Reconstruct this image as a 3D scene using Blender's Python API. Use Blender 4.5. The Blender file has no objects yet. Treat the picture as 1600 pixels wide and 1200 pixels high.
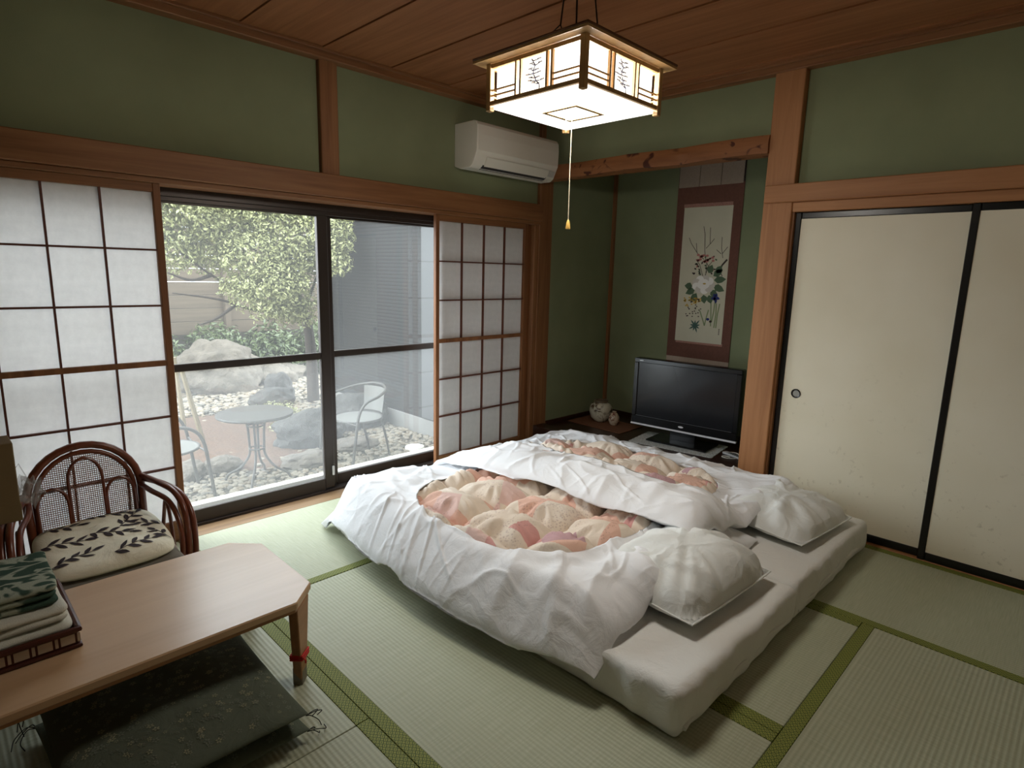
import bpy, bmesh, math, random
from mathutils import Vector, Matrix, noise
PI = math.pi
scene = bpy.context.scene
col = scene.collection

# ---------------------------------------------------------------- camera
cam_data = bpy.data.cameras.new('camera')
cam_data.sensor_fit = 'HORIZONTAL'; cam_data.sensor_width = 36.0
cam_data.lens = 929.4443 * 36.0 / 1600.0
cam_data.clip_start = 0.02
cam = bpy.data.objects.new('camera', cam_data); col.objects.link(cam)
FW = Vector((0.698687, 0.691408, -0.183824)); RT = Vector((0.706443, -0.707343, 0.02459)); UP = Vector((0.113025, 0.147042, 0.982652))
mw = Matrix((RT, UP, -FW)).transposed().to_4x4(); mw.translation = Vector((-3.49163, -3.18944, 1.39109))
cam.matrix_world = mw
scene.camera = cam

# ---------------------------------------------------------------- light and exposure
SKY = 9.5            # overcast daylight
LAMP = 2.3           # glowing acrylic panels of the pendant lamp
TUBES = 11.0         # watts of its tubes through the bottom panel
RING = 54.0          # watts of the ring tube inside, shining out through the thin side panels
world = bpy.data.worlds.new('overcast_sky'); scene.world = world; world.use_nodes = True
wn = world.node_tree.nodes; wn['Background'].inputs[0].default_value = (0.84, 0.92, 1.0, 1); wn['Background'].inputs[1].default_value = SKY
vs = scene.view_settings
vs.view_transform = 'Standard'; vs.look = 'None'; vs.gamma = 1.0; vs.use_curve_mapping = False; vs.exposure = 0.08
pl = bpy.data.lights.new('window_portal', 'AREA'); pl.shape = 'RECTANGLE'; pl.size = 3.5; pl.size_y = 1.9
pl.cycles.is_portal = True
po = bpy.data.objects.new('window_portal', pl); col.objects.link(po); po.location = (-1.75, 0.30, 0.9); po.rotation_euler = (-PI / 2, 0, 0)

# ---------------------------------------------------------------- materials
MATS = {}
def newmat(name):
    m = bpy.data.materials.new(name); m.use_nodes = True
    nt = m.node_tree; b = nt.nodes['Principled BSDF']
    MATS[name] = m
    return m, nt, b
def srgb(r, g, b):
    f = lambda c: (c / 255 / 12.92) if c / 255 <= 0.04045 else ((c / 255 + 0.055) / 1.055) ** 2.4
    return (f(r), f(g), f(b), 1)
def L(nt, a, b): nt.links.new(a, b)
def coords(nt, scale=(1, 1, 1), kind='Object', rot=(0, 0, 0)):
    t = nt.nodes.new('ShaderNodeTexCoord'); mp = nt.nodes.new('ShaderNodeMapping')
    mp.inputs['Scale'].default_value = scale; mp.inputs['Rotation'].default_value = rot
    L(nt, t.outputs[kind], mp.inputs['Vector']); return mp.outputs['Vector']
def noise_tex(nt, vec, scale, detail=4, rough=0.55, dist=0.0):
    n = nt.nodes.new('ShaderNodeTexNoise'); n.inputs['Scale'].default_value = scale; n.inputs['Detail'].default_value = detail
    n.inputs['Roughness'].default_value = rough; n.inputs['Distortion'].default_value = dist
    if vec is not None: L(nt, vec, n.inputs['Vector'])
    return n.outputs['Fac']
def ramp(nt, fac, stops):
    r = nt.nodes.new('ShaderNodeValToRGB'); e = r.color_ramp.elements
    while len(e) < len(stops): e.new(0.5)
    for el, (p, c) in zip(e, stops): el.position = p; el.color = c
    L(nt, fac, r.inputs['Fac']); return r.outputs['Color']
def mixc(nt, fac, a, b):
    x = nt.nodes.new('ShaderNodeMix'); x.data_type = 'RGBA'
    for sock, val in ((x.inputs[0], fac), (x.inputs[6], a), (x.inputs[7], b)):
        if isinstance(val, (int, float, tuple)): sock.default_value = val
        else: L(nt, val, sock)
    return x.outputs[2]
def bump(nt, b, height, strength=0.3, dist=0.01):
    n = nt.nodes.new('ShaderNodeBump'); n.inputs['Strength'].default_value = strength; n.inputs['Distance'].default_value = dist
    L(nt, height, n.inputs['Height']); L(nt, n.outputs['Normal'], b.inputs['Normal'])
def math_n(nt, op, a, b=None, c=None):
    n = nt.nodes.new('ShaderNodeMath'); n.operation = op
    for i, v in enumerate((a, b, c)):
        if v is None: continue
        if isinstance(v, (int, float)): n.inputs[i].default_value = v
        else: L(nt, v, n.inputs[i])
    return n.outputs[0]
def plain(name, c, rough=0.6, metal=0.0, spec=0.5, var=0.0, vs_=6.0, bmp=0.0, bs=80.0, bd=0.003, c2=None, stretch=(1, 1, 1)):
    m, nt, b = newmat(name)
    b.inputs['Roughness'].default_value = rough; b.inputs['Metallic'].default_value = metal
    b.inputs['Specular IOR Level'].default_value = spec
    vec = coords(nt, stretch)
    if var or c2:
        if c2 is None: c2 = tuple(x * (1 - var) for x in c[:3]) + (1,)
        L(nt, ramp(nt, noise_tex(nt, vec, vs_), [(0.35, c2), (0.65, c)]), b.inputs['Base Color'])
    else: b.inputs['Base Color'].default_value = c
    if bmp: bump(nt, b, noise_tex(nt, vec, bs), bmp, bd)
    return m
def wood(name, c1, c2, axis, rough=0.55, k=1.0, knots=None, spec=0.35):
    m, nt, b = newmat(name)
    s = [22 * k, 22 * k, 22 * k]; s[axis] = 1.1 * k
    vec = coords(nt, tuple(s))
    n1 = noise_tex(nt, vec, 1.0, 6, 0.6, 0.6)
    s2 = [90 * k, 90 * k, 90 * k]; s2[axis] = 2.0
    n2 = noise_tex(nt, coords(nt, tuple(s2)), 1.0, 3, 0.5)
    colr = ramp(nt, n1, [(0.30, c2), (0.68, c1)])
    colr = mixc(nt, math_n(nt, 'MULTIPLY', n2, 0.25), colr, c2)
    if knots:
        s3 = [12, 12, 12]; s3[axis] = 9.0
        kn = noise_tex(nt, coords(nt, tuple(s3)), 1.0, 2, 0.5, 0.8)
        colr = mixc(nt, ramp(nt, kn, [(0.60, (0, 0, 0, 1)), (0.66, (1, 1, 1, 1))]), colr, knots)
    L(nt, colr, b.inputs['Base Color'])
    b.inputs['Roughness'].default_value = rough; b.inputs['Specular IOR Level'].default_value = spec
    bump(nt, b, n2, 0.12, 0.002)
    return m
WC1, WC2 = srgb(154, 108, 70), srgb(118, 76, 46)
woodX = wood('cedar_along_x', WC1, WC2, 0); woodY = wood('cedar_along_y', WC1, WC2, 1); woodZ = wood('cedar_along_z', WC1, WC2, 2)
KC1, KC2 = srgb(180, 128, 84), srgb(152, 102, 64)
postZ = wood('planed_post_wood', KC1, KC2, 2); railY = wood('lintel_wood', KC1, KC2, 1)
beamY = wood('knotty_beam_wood', srgb(154, 102, 62), srgb(122, 76, 44), 1, knots=srgb(70, 30, 14))
ceilY = wood('ceiling_board_wood', srgb(168, 114, 76), srgb(134, 84, 52), 1, rough=0.5)
darkwood = wood('dark_lacquered_wood', srgb(66, 36, 24), srgb(40, 20, 14), 1, rough=0.3, spec=0.5)
sillX = wood('pale_sill_wood', srgb(150, 120, 86), srgb(116, 88, 60), 0)
muntin_m = plain('muntin_wood', srgb(96, 50, 34), 0.6)
shojiwood = wood('shoji_frame_wood', srgb(150, 100, 62), srgb(112, 70, 42), 2)
wallgreen = plain('green_sand_plaster', srgb(136, 142, 110), 0.95, spec=0.1, var=0.10, vs_=3, bmp=0.25, bs=420, bd=0.002)
alum = plain('bronze_aluminium', srgb(62, 54, 50), 0.38, metal=0.55)
black = plain('black_lacquer', srgb(16, 14, 14), 0.28)
blacktv = plain('black_gloss_plastic', srgb(20, 20, 21), 0.22)
screen_m = plain('dark_screen', srgb(30, 31, 34), 0.16)
silver = plain('silver_trim', srgb(226, 226, 228), 0.35, metal=0.1)
whiteplastic = plain('white_plastic', srgb(222, 218, 206), 0.45)
greyplastic = plain('grey_slot', srgb(40, 40, 42), 0.5)

def paper_mat(name, c, trans=0.6, spots=None):
    m, nt, b = newmat(name)
    out = nt.nodes['Material Output']
    d = nt.nodes.new('ShaderNodeBsdfDiffuse'); t = nt.nodes.new('ShaderNodeBsdfTranslucent'); mx = nt.nodes.new('ShaderNodeMixShader')
    vec = coords(nt)
    cc = ramp(nt, noise_tex(nt, vec, 24, 5, 0.7), [(0.3, tuple(x * 0.90 for x in c[:3]) + (1,)), (0.7, c)])
    L(nt, cc, d.inputs['Color']); L(nt, cc, t.inputs['Color']); mx.inputs[0].default_value = trans
    L(nt, d.outputs[0], mx.inputs[1]); L(nt, t.outputs[0], mx.inputs[2]); L(nt, mx.outputs[0], out.inputs['Surface'])
    return m
paper = paper_mat('shoji_paper', (0.86, 0.845, 0.83, 1), 0.44)
def glass_mat(name, veil=0.22):
    m, nt, b = newmat(name); out = nt.nodes['Material Output']
    tr = nt.nodes.new('ShaderNodeBsdfTransparent'); tl = nt.nodes.new('ShaderNodeBsdfTranslucent'); gl = nt.nodes.new('ShaderNodeBsdfGlossy')
    tr.inputs[0].default_value = (0.97, 0.98, 0.97, 1); tl.inputs[0].default_value = (0.9, 0.9, 0.88, 1); gl.inputs['Roughness'].default_value = 0.02
    m1 = nt.nodes.new('ShaderNodeMixShader'); m1.inputs[0].default_value = veil
    L(nt, tr.outputs[0], m1.inputs[1]); L(nt, tl.outputs[0], m1.inputs[2])
    m2 = nt.nodes.new('ShaderNodeMixShader'); m2.inputs[0].default_value = 0.03
    L(nt, m1.outputs[0], m2.inputs[1]); L(nt, gl.outputs[0], m2.inputs[2]); L(nt, m2.outputs[0], out.inputs['Surface'])
    return m
glass = glass_mat('veiled_glass', 0.028); glass_low = glass_mat('hazy_lower_glass', 0.055)  # pale translucent veil mixed into the panes imitates haze outside, stronger below
def emis(name, c, s):
    m, nt, b = newmat(name); b.inputs['Base Color'].default_value = (0.04, 0.04, 0.04, 1); b.inputs['Specular IOR Level'].default_value = 0.1
    b.inputs['Emission Color'].default_value = c; b.inputs['Emission Strength'].default_value = s
    return m
lamp_white = emis('lit_acrylic', (1.0, 0.96, 0.88, 1), LAMP)
nt = lamp_white.node_tree; tr_ = nt.nodes.new('ShaderNodeBsdfTransparent'); mx_n = nt.nodes.new('ShaderNodeMixShader'); mx_n.inputs[0].default_value = 0.4
L(nt, nt.nodes['Principled BSDF'].outputs[0], mx_n.inputs[1]); L(nt, tr_.outputs[0], mx_n.inputs[2]); L(nt, mx_n.outputs[0], nt.nodes['Material Output'].inputs['Surface'])

def tatami_mat():
    m, nt, b = newmat('tatami_rush')
    t = nt.nodes.new('ShaderNodeTexCoord'); sx = nt.nodes.new('ShaderNodeSeparateXYZ'); L(nt, t.outputs['Object'], sx.inputs[0])
    y = sx.outputs['Y']; x = sx.outputs['X']
    rib = math_n(nt, 'SINE', math_n(nt, 'MULTIPLY', y, 2 * PI / 0.0155))
    rib01 = math_n(nt, 'MULTIPLY_ADD', rib, 0.5, 0.5)
    n1 = noise_tex(nt, coords(nt, (260, 8, 1)), 1.0, 3, 0.6)          # rush strands across the mat
    n2 = noise_tex(nt, coords(nt, (3, 3, 1)), 1.0, 3)
    c = ramp(nt, n1, [(0.25, srgb(164, 168, 140)), (0.75, srgb(190, 193, 168))])
    c = mixc(nt, math_n(nt, 'MULTIPLY', math_n(nt, 'SUBTRACT', 1.0, rib01), 0.26), c, srgb(120, 124, 98))
    c = mixc(nt, math_n(nt, 'MULTIPLY', n2, 0.22), c, srgb(168, 166, 130))
    L(nt, c, b.inputs['Base Color']); b.inputs['Roughness'].default_value = 0.52; b.inputs['Specular IOR Level'].default_value = 0.5
    h = math_n(nt, 'ADD', math_n(nt, 'MULTIPLY', rib01, 1.0), math_n(nt, 'MULTIPLY', n1, 0.25))
    bump(nt, b, h, 0.45, 0.0022)
    return m
tatami = tatami_mat()
def heri_mat():
    m, nt, b = newmat('brocade_border')
    t = nt.nodes.new('ShaderNodeTexCoord'); sx = nt.nodes.new('ShaderNodeSeparateXYZ'); L(nt, t.outputs['Object'], sx.inputs[0])
    def tri(v, p): return math_n(nt, 'ABSOLUTE', math_n(nt, 'SUBTRACT', math_n(nt, 'FRACT', math_n(nt, 'DIVIDE', v, p)), 0.5))
    d = math_n(nt, 'ADD', tri(sx.outputs['X'], 0.017), tri(sx.outputs['Y'], 0.0145))
    w = math_n(nt, 'FRACT', math_n(nt, 'MULTIPLY', d, 2.0))
    c = ramp(nt, w, [(0.30, srgb(72, 86, 26)), (0.45, srgb(146, 149, 66)), (0.75, srgb(146, 149, 66)), (0.9, srgb(72, 86, 26))])
    L(nt, c, b.inputs['Base Color']); b.inputs['Roughness'].default_value = 0.7
    return m
heri = heri_mat()

# ---------------------------------------------------------------- mesh helpers
class G:
    def __init__(s): s.v = []; s.f = []; s.m = []
    def add(s, vs_, fs, mi=0):
        o = len(s.v); s.v.extend(tuple(p) for p in vs_)
        for f in fs: s.f.append(tuple(i + o for i in f)); s.m.append(mi)
        return s
    def box(s, x0, x1, y0, y1, z0, z1, mi=0):
        x0, x1 = min(x0, x1), max(x0, x1); y0, y1 = min(y0, y1), max(y0, y1); z0, z1 = min(z0, z1), max(z0, z1)
        return s.add([(x0, y0, z0), (x1, y0, z0), (x1, y1, z0), (x0, y1, z0), (x0, y0, z1), (x1, y0, z1), (x1, y1, z1), (x0, y1, z1)],
                     [(0, 3, 2, 1), (4, 5, 6, 7), (0, 1, 5, 4), (1, 2, 6, 5), (2, 3, 7, 6), (3, 0, 4, 7)], mi)
    def prism(s, poly, axis, a, b, mi=0):
        """extrude a 2-D polygon along an axis (0: poly is (y,z); 1: (x,z); 2: (x,y))"""
        def P(p, t): return {0: (t, p[0], p[1]), 1: (p[0], t, p[1]), 2: (p[0], p[1], t)}[axis]
        n = len(poly); vs_ = [P(p, a) for p in poly] + [P(p, b) for p in poly]
        fs = [tuple(range(n))[::-1], tuple(range(n, 2 * n))] + [(i, (i + 1) % n, n + (i + 1) % n, n + i) for i in range(n)]
        return s.add(vs_, fs, mi)
    def tube(s, pts, r, n=8, mi=0, closed=False):
        P = [Vector(p) for p in pts]; k = len(P); rs = r if isinstance(r, (list, tuple)) else [r] * k
        T = []
        for i in range(k):
            a = P[i - 1] if (i > 0 or closed) else P[i]; b = P[(i + 1) % k] if (i < k - 1 or closed) else P[i]
            T.append((b - a).normalized())
        ref = Vector((0, 0, 1)) if abs(T[0].z) < 0.9 else Vector((1, 0, 0))
        nrm = (ref - T[0] * ref.dot(T[0])).normalized(); vs_ = []
        for i in range(k):
            nrm = nrm - T[i] * nrm.dot(T[i])
            if nrm.length < 1e-6: nrm = T[i].orthogonal()
            nrm.normalize(); bn = T[i].cross(nrm)
            for j in range(n):
                a = 2 * PI * j / n; vs_.append(P[i] + (nrm * math.cos(a) + bn * math.sin(a)) * rs[i])
        fs = []
        for i in range(k if closed else k - 1):
            i2 = (i + 1) % k
            for j in range(n): fs.append((i * n + j, i * n + (j + 1) % n, i2 * n + (j + 1) % n, i2 * n + j))
        if not closed: fs.append(tuple(range(n))[::-1]); fs.append(tuple(range((k - 1) * n, k * n)))
        return s.add(vs_, fs, mi)
    def lathe(s, prof, n=24, c=(0, 0, 0), mi=0):
        vs_ = []; k = len(prof)
        for r, z in prof:
            for j in range(n): a = 2 * PI * j / n; vs_.append((c[0] + r * math.cos(a), c[1] + r * math.sin(a), c[2] + z))
        fs = [(i * n + j, i * n + (j + 1) % n, (i + 1) * n + (j + 1) % n, (i + 1) * n + j) for i in range(k - 1) for j in range(n)]
        fs.append(tuple(range(n))[::-1]); fs.append(tuple(range((k - 1) * n, k * n)))
        return s.add(vs_, fs, mi)
    def rbox(s, c, h, r, n=10, disp=None, mi=0, nz=None):
        """rounded box as a subdivided skin; disp(p, nrm) -> offset vector"""
        nn = [n, n, nz or n] if isinstance(n, int) else list(n)
        idx = {}; vs_ = []; fs = []
        def vid(i, j, k):
            key = (i, j, k)
            if key not in idx:
                p = [(-1 + 2 * q / nn[a]) * h[a] for a, q in enumerate(key)]
                inner = [max(-(h[a] - r[a] if isinstance(r, tuple) else h[a] - r), min(h[a] - (r[a] if isinstance(r, tuple) else r), p[a])) for a in range(3)]
                d = Vector([p[a] - inner[a] for a in range(3)])
                if isinstance(r, tuple):
                    e = Vector([d[a] / max(r[a], 1e-6) for a in range(3)])
                    if e.length > 1e-9:
                        mx_ = max(abs(q) for q in e); e = e.normalized() * mx_
                        d = Vector([e[a] * r[a] for a in range(3)])
                else:
                    if d.length > 1e-9:
                        mx_ = max(abs(q) for q in d); d = d.normalized() * mx_
                q = Vector(inner) + d; nr = (d.normalized() if d.length > 1e-6 else Vector((0, 0, 1 if p[2] > 0 else -1)))
                if disp: q = q + disp(q, nr)
                idx[key] = len(vs_); vs_.append((q[0] + c[0], q[1] + c[1], q[2] + c[2]))
            return idx[key]
        A, B, Cn = nn
        for i in range(A):
            for j in range(B):
                fs.append((vid(i, j, Cn), vid(i + 1, j, Cn), vid(i + 1, j + 1, Cn), vid(i, j + 1, Cn)))
                fs.append((vid(i, j, 0), vid(i, j + 1, 0), vid(i + 1, j + 1, 0), vid(i + 1, j, 0)))
        for i in range(A):
            for k in range(Cn):
                fs.append((vid(i, 0, k), vid(i + 1, 0, k), vid(i + 1, 0, k + 1), vid(i, 0, k + 1)))
                fs.append((vid(i, B, k), vid(i, B, k + 1), vid(i + 1, B, k + 1), vid(i + 1, B, k)))
        for j in range(B):
            for k in range(Cn):
                fs.append((vid(0, j, k), vid(0, j, k + 1), vid(0, j + 1, k + 1), vid(0, j + 1, k)))
                fs.append((vid(A, j, k), vid(A, j + 1, k), vid(A, j + 1, k + 1), vid(A, j, k + 1)))
        return s.add(vs_, fs, mi)
    def blob(s, c, r, sub=2, amp=0.3, freq=1.5, seed=0, mi=0):
        bm = bmesh.new(); bmesh.ops.create_icosphere(bm, subdivisions=sub, radius=1.0)
        vs_ = []
        for v in bm.verts:
            p = v.co.copy(); k = 1 + amp * noise.fractal(p * freq + Vector((seed * 7.3, seed * 3.1, seed)), 1.0, 2.0, 3)
            vs_.append((c[0] + p.x * r[0] * k, c[1] + p.y * r[1] * k, c[2] + p.z * r[2] * k))
        fs = [tuple(v.index for v in f.verts) for f in bm.faces]; bm.free()
        return s.add(vs_, fs, mi)
    def mesh(s, name, mats, smooth=True, bev=0.0, angle=40):
        me = bpy.data.meshes.new(name); me.from_pydata(s.v, [], s.f)
        for m in (mats if isinstance(mats, (list, tuple)) else [mats]): me.materials.append(m)
        if any(s.m): me.polygons.foreach_set('material_index', s.m)
        if bev:
            bm = bmesh.new(); bm.from_mesh(me)
            bmesh.ops.bevel(bm, geom=list(bm.edges), offset=bev, segments=1, affect='EDGES', profile=0.5, clamp_overlap=True)
            bm.to_mesh(me); bm.free()
        if smooth and not bev:
            me.polygons.foreach_set('use_smooth', [True] * len(me.polygons)); me.set_sharp_from_angle(angle=math.radians(angle))
        me.update(); return me
    def build(s, name, mats, parent=None, smooth=True, bev=0.0, angle=40):
        o = bpy.data.objects.new(name, s.mesh(name, mats, smooth, bev, angle)); col.objects.link(o)
        if parent: o.parent = parent
        return o
def link(name, me, parent=None, loc=(0, 0, 0), rot=(0, 0, 0)):
    o = bpy.data.objects.new(name, me); col.objects.link(o); o.parent = parent; o.location = loc; o.rotation_euler = rot
    return o
def tag(o, label, cat=None, group=None, kind=None):
    o['label'] = label
    if cat: o['category'] = cat
    if group: o['group'] = group
    if kind: o['kind'] = kind
    return o
def empty(name, loc=(0, 0, 0), rz=0.0):
    o = bpy.data.objects.new(name, None); col.objects.link(o); o.location = loc; o.rotation_euler = (0, 0, rz); o.empty_display_size = 0.1
    return o
def thing(name, label, cat, loc=(0, 0, 0), rz=0.0, group=None): return tag(empty(name, loc, rz), label, cat, group)
def struct(name, label): return tag(empty(name), label, None, None, 'structure')
def bx(name, x0, x1, y0, y1, z0, z1, m, parent=None, bev=0.003):
    return G().box(x0, x1, y0, y1, z0, z1).build(name, m, parent, bev=bev)
def copy_tree(o, parent=None):
    c = o.copy(); col.objects.link(c); c.parent = parent
    for ch in list(o.children): copy_tree(ch, c)
    return c
def sm(a, b, x):
    t = max(0.0, min(1.0, (x - a) / (b - a))); return t * t * (3 - 2 * t)
def nz(x, y, z=0.0): return noise.noise(Vector((x, y, z)))

# ================================================================ the room
# floor: boards below, eight tatami mats with brocade borders
fl = tag(bx('floor', -3.6, 0.10, -3.6, 0.12, -0.14, -0.06, darkwood), 'tatami floor of woven rush mats with green brocade borders', kind='structure')
HW = 0.046
def mat_piece(x0, x1, y0, y1, along, borders):
    """along 'x' or 'y' = long side; borders: which long edges show a brocade border, by local sign"""
    cx, cy = (x0 + x1) / 2, (y0 + y1) / 2
    ln, wd = (x1 - x0, y1 - y0) if along == 'x' else (y1 - y0, x1 - x0)
    g = 0.0012
    lo = -wd / 2 + (HW if -1 in borders else g); hi = wd / 2 - (HW if 1 in borders else g)
    o = G().box(-ln / 2 + g, ln / 2 - g, lo, hi, -0.055, 0).build('tatami_mat', tatami, fl, bev=0.002)
    o.location = (cx, cy, 0); o.rotation_euler = (0, 0, 0 if along == 'x' else PI / 2)
    for sgn in borders:
        a, b = (hi, wd / 2 - g) if sgn > 0 else (-wd / 2 + g, lo)
        G().box(-ln / 2 + g, ln / 2 - g, a, b, -0.055, 0.0015).build('border', heri, o, bev=0.001)
XA, XB, XC = -2.618, -1.736, -0.853; YA, YB = -0.845, -2.656
mat_piece(XA, XC, YA, 0.0, 'x', [-1])                 # beside the window
mat_piece(XA, XB, YB, YA, 'y', [1, -1])               # two in the middle, mostly under the bedding
mat_piece(XB, XC, YB, YA, 'y', [1, -1])
mat_piece(XC, 0.0, -1.75, 0.0, 'y', [1])
mat_piece(XC, 0.0, -3.5, -1.75, 'y', [1, -1])
mat_piece(XA, XC, -3.5, YB, 'x', [1])
mat_piece(-3.5, XA, -1.729, 0.0, 'y', [-1])
mat_piece(-3.5, XA, -3.5, -1.729, 'y', [-1])

# ceiling: boards running parallel to the sliding cupboard doors
ce = tag(bx('ceiling', -4.95, 0.2, -4.5, 0.2, 2.565, 2.70, darkwood), 'dark cedar board ceiling with narrow joints', kind='structure')
x = -0.951 - 0.4265 * 6
while x < 0.1:
    G().prism([(x + 0.002, 2.535), (x + 0.4245, 2.541), (x + 0.4245, 2.565), (x + 0.002, 2.565)], 1, -4.4, 0.1).build('plank', ceilY, ce, smooth=False)
    x += 0.4265

# window wall (left in view)
wl = tag(bx('wall_left', -3.7, 0.10, 0.03, 0.14, 1.86, 2.6, wallgreen, bev=0), 'green plaster wall above the window lintel', kind='structure')
bx('wall_end', -3.9, -3.52, 0.0, 0.14, -0.5, 2.6, wallgreen, wl, 0)
n = [0]
def trim(label, *a, bev=0.004):
    n[0] += 1
    return tag(bx('trim_%d' % n[0], *a, bev=bev), label, kind='structure')
trim('long wooden lintel rail above the garden window', -3.56, 0.0, -0.028, 0.06, 1.782, 1.905, woodX)
trim('grooved wooden head track just above the paper screens', -3.56, 0.0, -0.006, 0.135, 1.757, 1.783, woodX)
trim('short wooden post between the two green panels above the window', -1.803, -1.696, -0.004, 0.06, 1.903, 2.50, woodZ)
trim('wooden corner post between window and alcove', -0.012, 0.134, -0.004, 0.14, -0.06, 2.55, woodZ)
trim('wooden cornice along the top of the window wall', -3.56, 0.0, -0.035, 0.05, 2.49, 2.537, woodX)
trim('thin upper cornice strip on the window wall', -3.56, 0.0, -0.055, 0.05, 2.523, 2.54, woodX, bev=0.003)
trim('wooden cornice along the top of the alcove and cupboard wall', -0.035, 0.06, -3.56, 0.0, 2.49, 2.537, woodY)
trim('thin upper cornice strip on the alcove and cupboard wall', -0.055, 0.06, -3.56, 0.0, 2.523, 2.54, woodY, bev=0.003)
trim('pale worn wooden sill below the garden window', -3.56, 0.0, 0.002, 0.135, -0.06, -0.002, sillX)
trim('dark door jamb beside the paper screens', -0.052, -0.01, 0.006, 0.135, -0.002, 1.76, woodZ)
# alcove / cupboard wall (right in view)
wr = tag(bx('wall_right', 0.03, 0.14, -3.7, -1.80, 1.86, 2.6, wallgreen, bev=0), 'green plaster wall above the sliding cupboard doors', kind='structure')
tag(bx('wall_above_alcove', 0.03, 0.14, -1.75, 0.03, 2.12, 2.6, wallgreen, bev=0), 'green plaster panel above the knotty alcove beam', kind='structure')
trim('square planed post between alcove and cupboard doors', -0.02, 0.135, -1.878, -1.718, -0.06, 2.50, postZ)
trim('wooden lintel rail above the cream sliding doors', -0.045, 0.06, -3.56, -1.728, 1.808, 1.903, railY)
trim('grooved head track above the cream sliding doors', -0.012, 0.12, -3.56, -1.876, 1.757, 1.81, railY)
trim('narrow dark jamb beside the cream sliding doors', 0.0, 0.12, -1.888, -1.872, 0.0, 1.76, woodZ, bev=0)
trim('wooden floor track of the cream sliding doors', 0.001, 0.12, -3.56, -1.876, -0.06, 0.004, railY)
tag(bx('wall_cupboard_back', 0.14, 0.2, -3.7, -1.85, -0.1, 1.9, wallgreen, bev=0), 'plaster at the back of the cupboard behind the sliding doors', kind='structure')
# knotty beam with a slightly wavy natural underside
g = G(); prof = []
NB = 26
for i in range(NB + 1):
    y = -1.722 + i * (1.722 + 0.02) / NB
    wob = 0.006 * math.sin(i * 0.55) + 0.005 * nz(i * 0.7, 3.1)
    prof.append([(-0.04 + 0.5 * wob, y, 2.078 + wob), (-0.045 + wob, y, 2.13), (-0.032, y, 2.176 + 0.6 * wob), (0.06, y, 2.178), (0.06, y, 2.074)])
vs_ = [p for r_ in prof for p in r_]; fs = [(i * 5 + j, (i + 1) * 5 + j, (i + 1) * 5 + (j + 1) % 5, i * 5 + (j + 1) % 5) for i in range(NB) for j in range(5)]
fs += [(0, 1, 2, 3, 4), tuple(NB * 5 + j for j in (4, 3, 2, 1, 0))]
n[0] += 1
tag(g.add(vs_, fs).build('trim_%d' % n[0], beamY, angle=30), 'knotty natural-edge wooden beam across the alcove', kind='structure')
# alcove shell
wa = tag(bx('wall_alcove_back', 0.95, 1.02, -2.0, 0.1, -0.1, 2.6, wallgreen, bev=0), 'green plaster back wall of the alcove', kind='structure')
tag(bx('wall_alcove_left', 0.10, 1.02, 0.0, 0.12, -0.1, 2.6, wallgreen, bev=0), 'green plaster left wall of the alcove', kind='structure')
tag(bx('wall_alcove_right', 0.135, 1.02, -2.0, -1.80, -0.1, 2.6, wallgreen, bev=0), 'green plaster right wall of the alcove', kind='structure')
tag(bx('ceiling_alcove', 0.05, 1.02, -2.0, 0.1, 2.50, 2.6, darkwood, bev=0), 'wooden ceiling inside the alcove', kind='structure')
trim('slim corner strip in the back corner of the alcove', 0.922, 0.95, -0.028, 0.0, 0.15, 2.5, woodZ, bev=0.002)
tag(bx('floor_alcove', 0.015, 0.95, -1.80, 0.0, 0.06, 0.15, darkwood), 'dark lacquered raised floor of the alcove', kind='structure')
trim('dark front sill of the raised alcove floor', -0.02, 0.11, -1.72, -0.004, -0.06, 0.172, darkwood)
tag(bx('baseboard_left', 0.134, 0.95, -0.014, 0.0, 0.15, 0.186, darkwood, bev=0.002), 'dark baseboard on the left alcove wall', kind='structure')
tag(bx('baseboard_back', 0.936, 0.95, -1.80, -0.014, 0.15, 0.186, darkwood, bev=0.002), 'dark baseboard on the back alcove wall', kind='structure')
# walls behind the camera, with an open doorway to a passage
creamwall = plain('cream_plaster', srgb(214, 206, 186), 0.9, var=0.04)
wn_ = tag(bx('wall_near', -4.9, 0.2, -4.46, -4.32, -0.1, 2.6, creamwall, bev=0), 'cream plaster wall behind the viewer', kind='structure')
we = tag(bx('wall_entrance', -3.72, -3.58, -0.50, 0.1, -0.1, 2.6, wallgreen, bev=0), 'green plaster wall between garden window and open doorway', kind='structure')
bx('upper_panel', -3.72, -3.58, -3.6, -0.50, 1.9, 2.6, wallgreen, we, 0)
trim('wooden post of the open doorway', -3.72, -3.585, -0.60, -0.50, -0.06, 2.5, woodZ)
tag(bx('floor_near', -3.50, 0.2, -4.4, -3.50, -0.14, -0.002, ceilY, bev=0), 'wooden floor behind the viewer', kind='structure')
tag(bx('wall_near_right', 0.0, 0.2, -4.4, -3.515, -0.1, 2.6, creamwall, bev=0), 'cream plaster wall to the right behind the viewer', kind='structure')
trim('wooden lintel over the open doorway', -3.66, -3.58, -3.56, -0.50, 1.80, 1.9, woodY)
tag(bx('wall_passage', -4.9, -4.78, -4.4, 0.14, -0.1, 2.6, creamwall, bev=0), 'passage wall beyond the open doorway', kind='structure')
tag(bx('wall_passage_end', -4.9, -3.72, 0.0, 0.14, -0.1, 2.6, creamwall, bev=0), 'end wall of the passage', kind='structure')
tag(bx('floor_passage', -4.9, -3.50, -4.4, 0.1, -0.14, -0.002, ceilY, bev=0), 'wooden floor of the passage', kind='structure')

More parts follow.
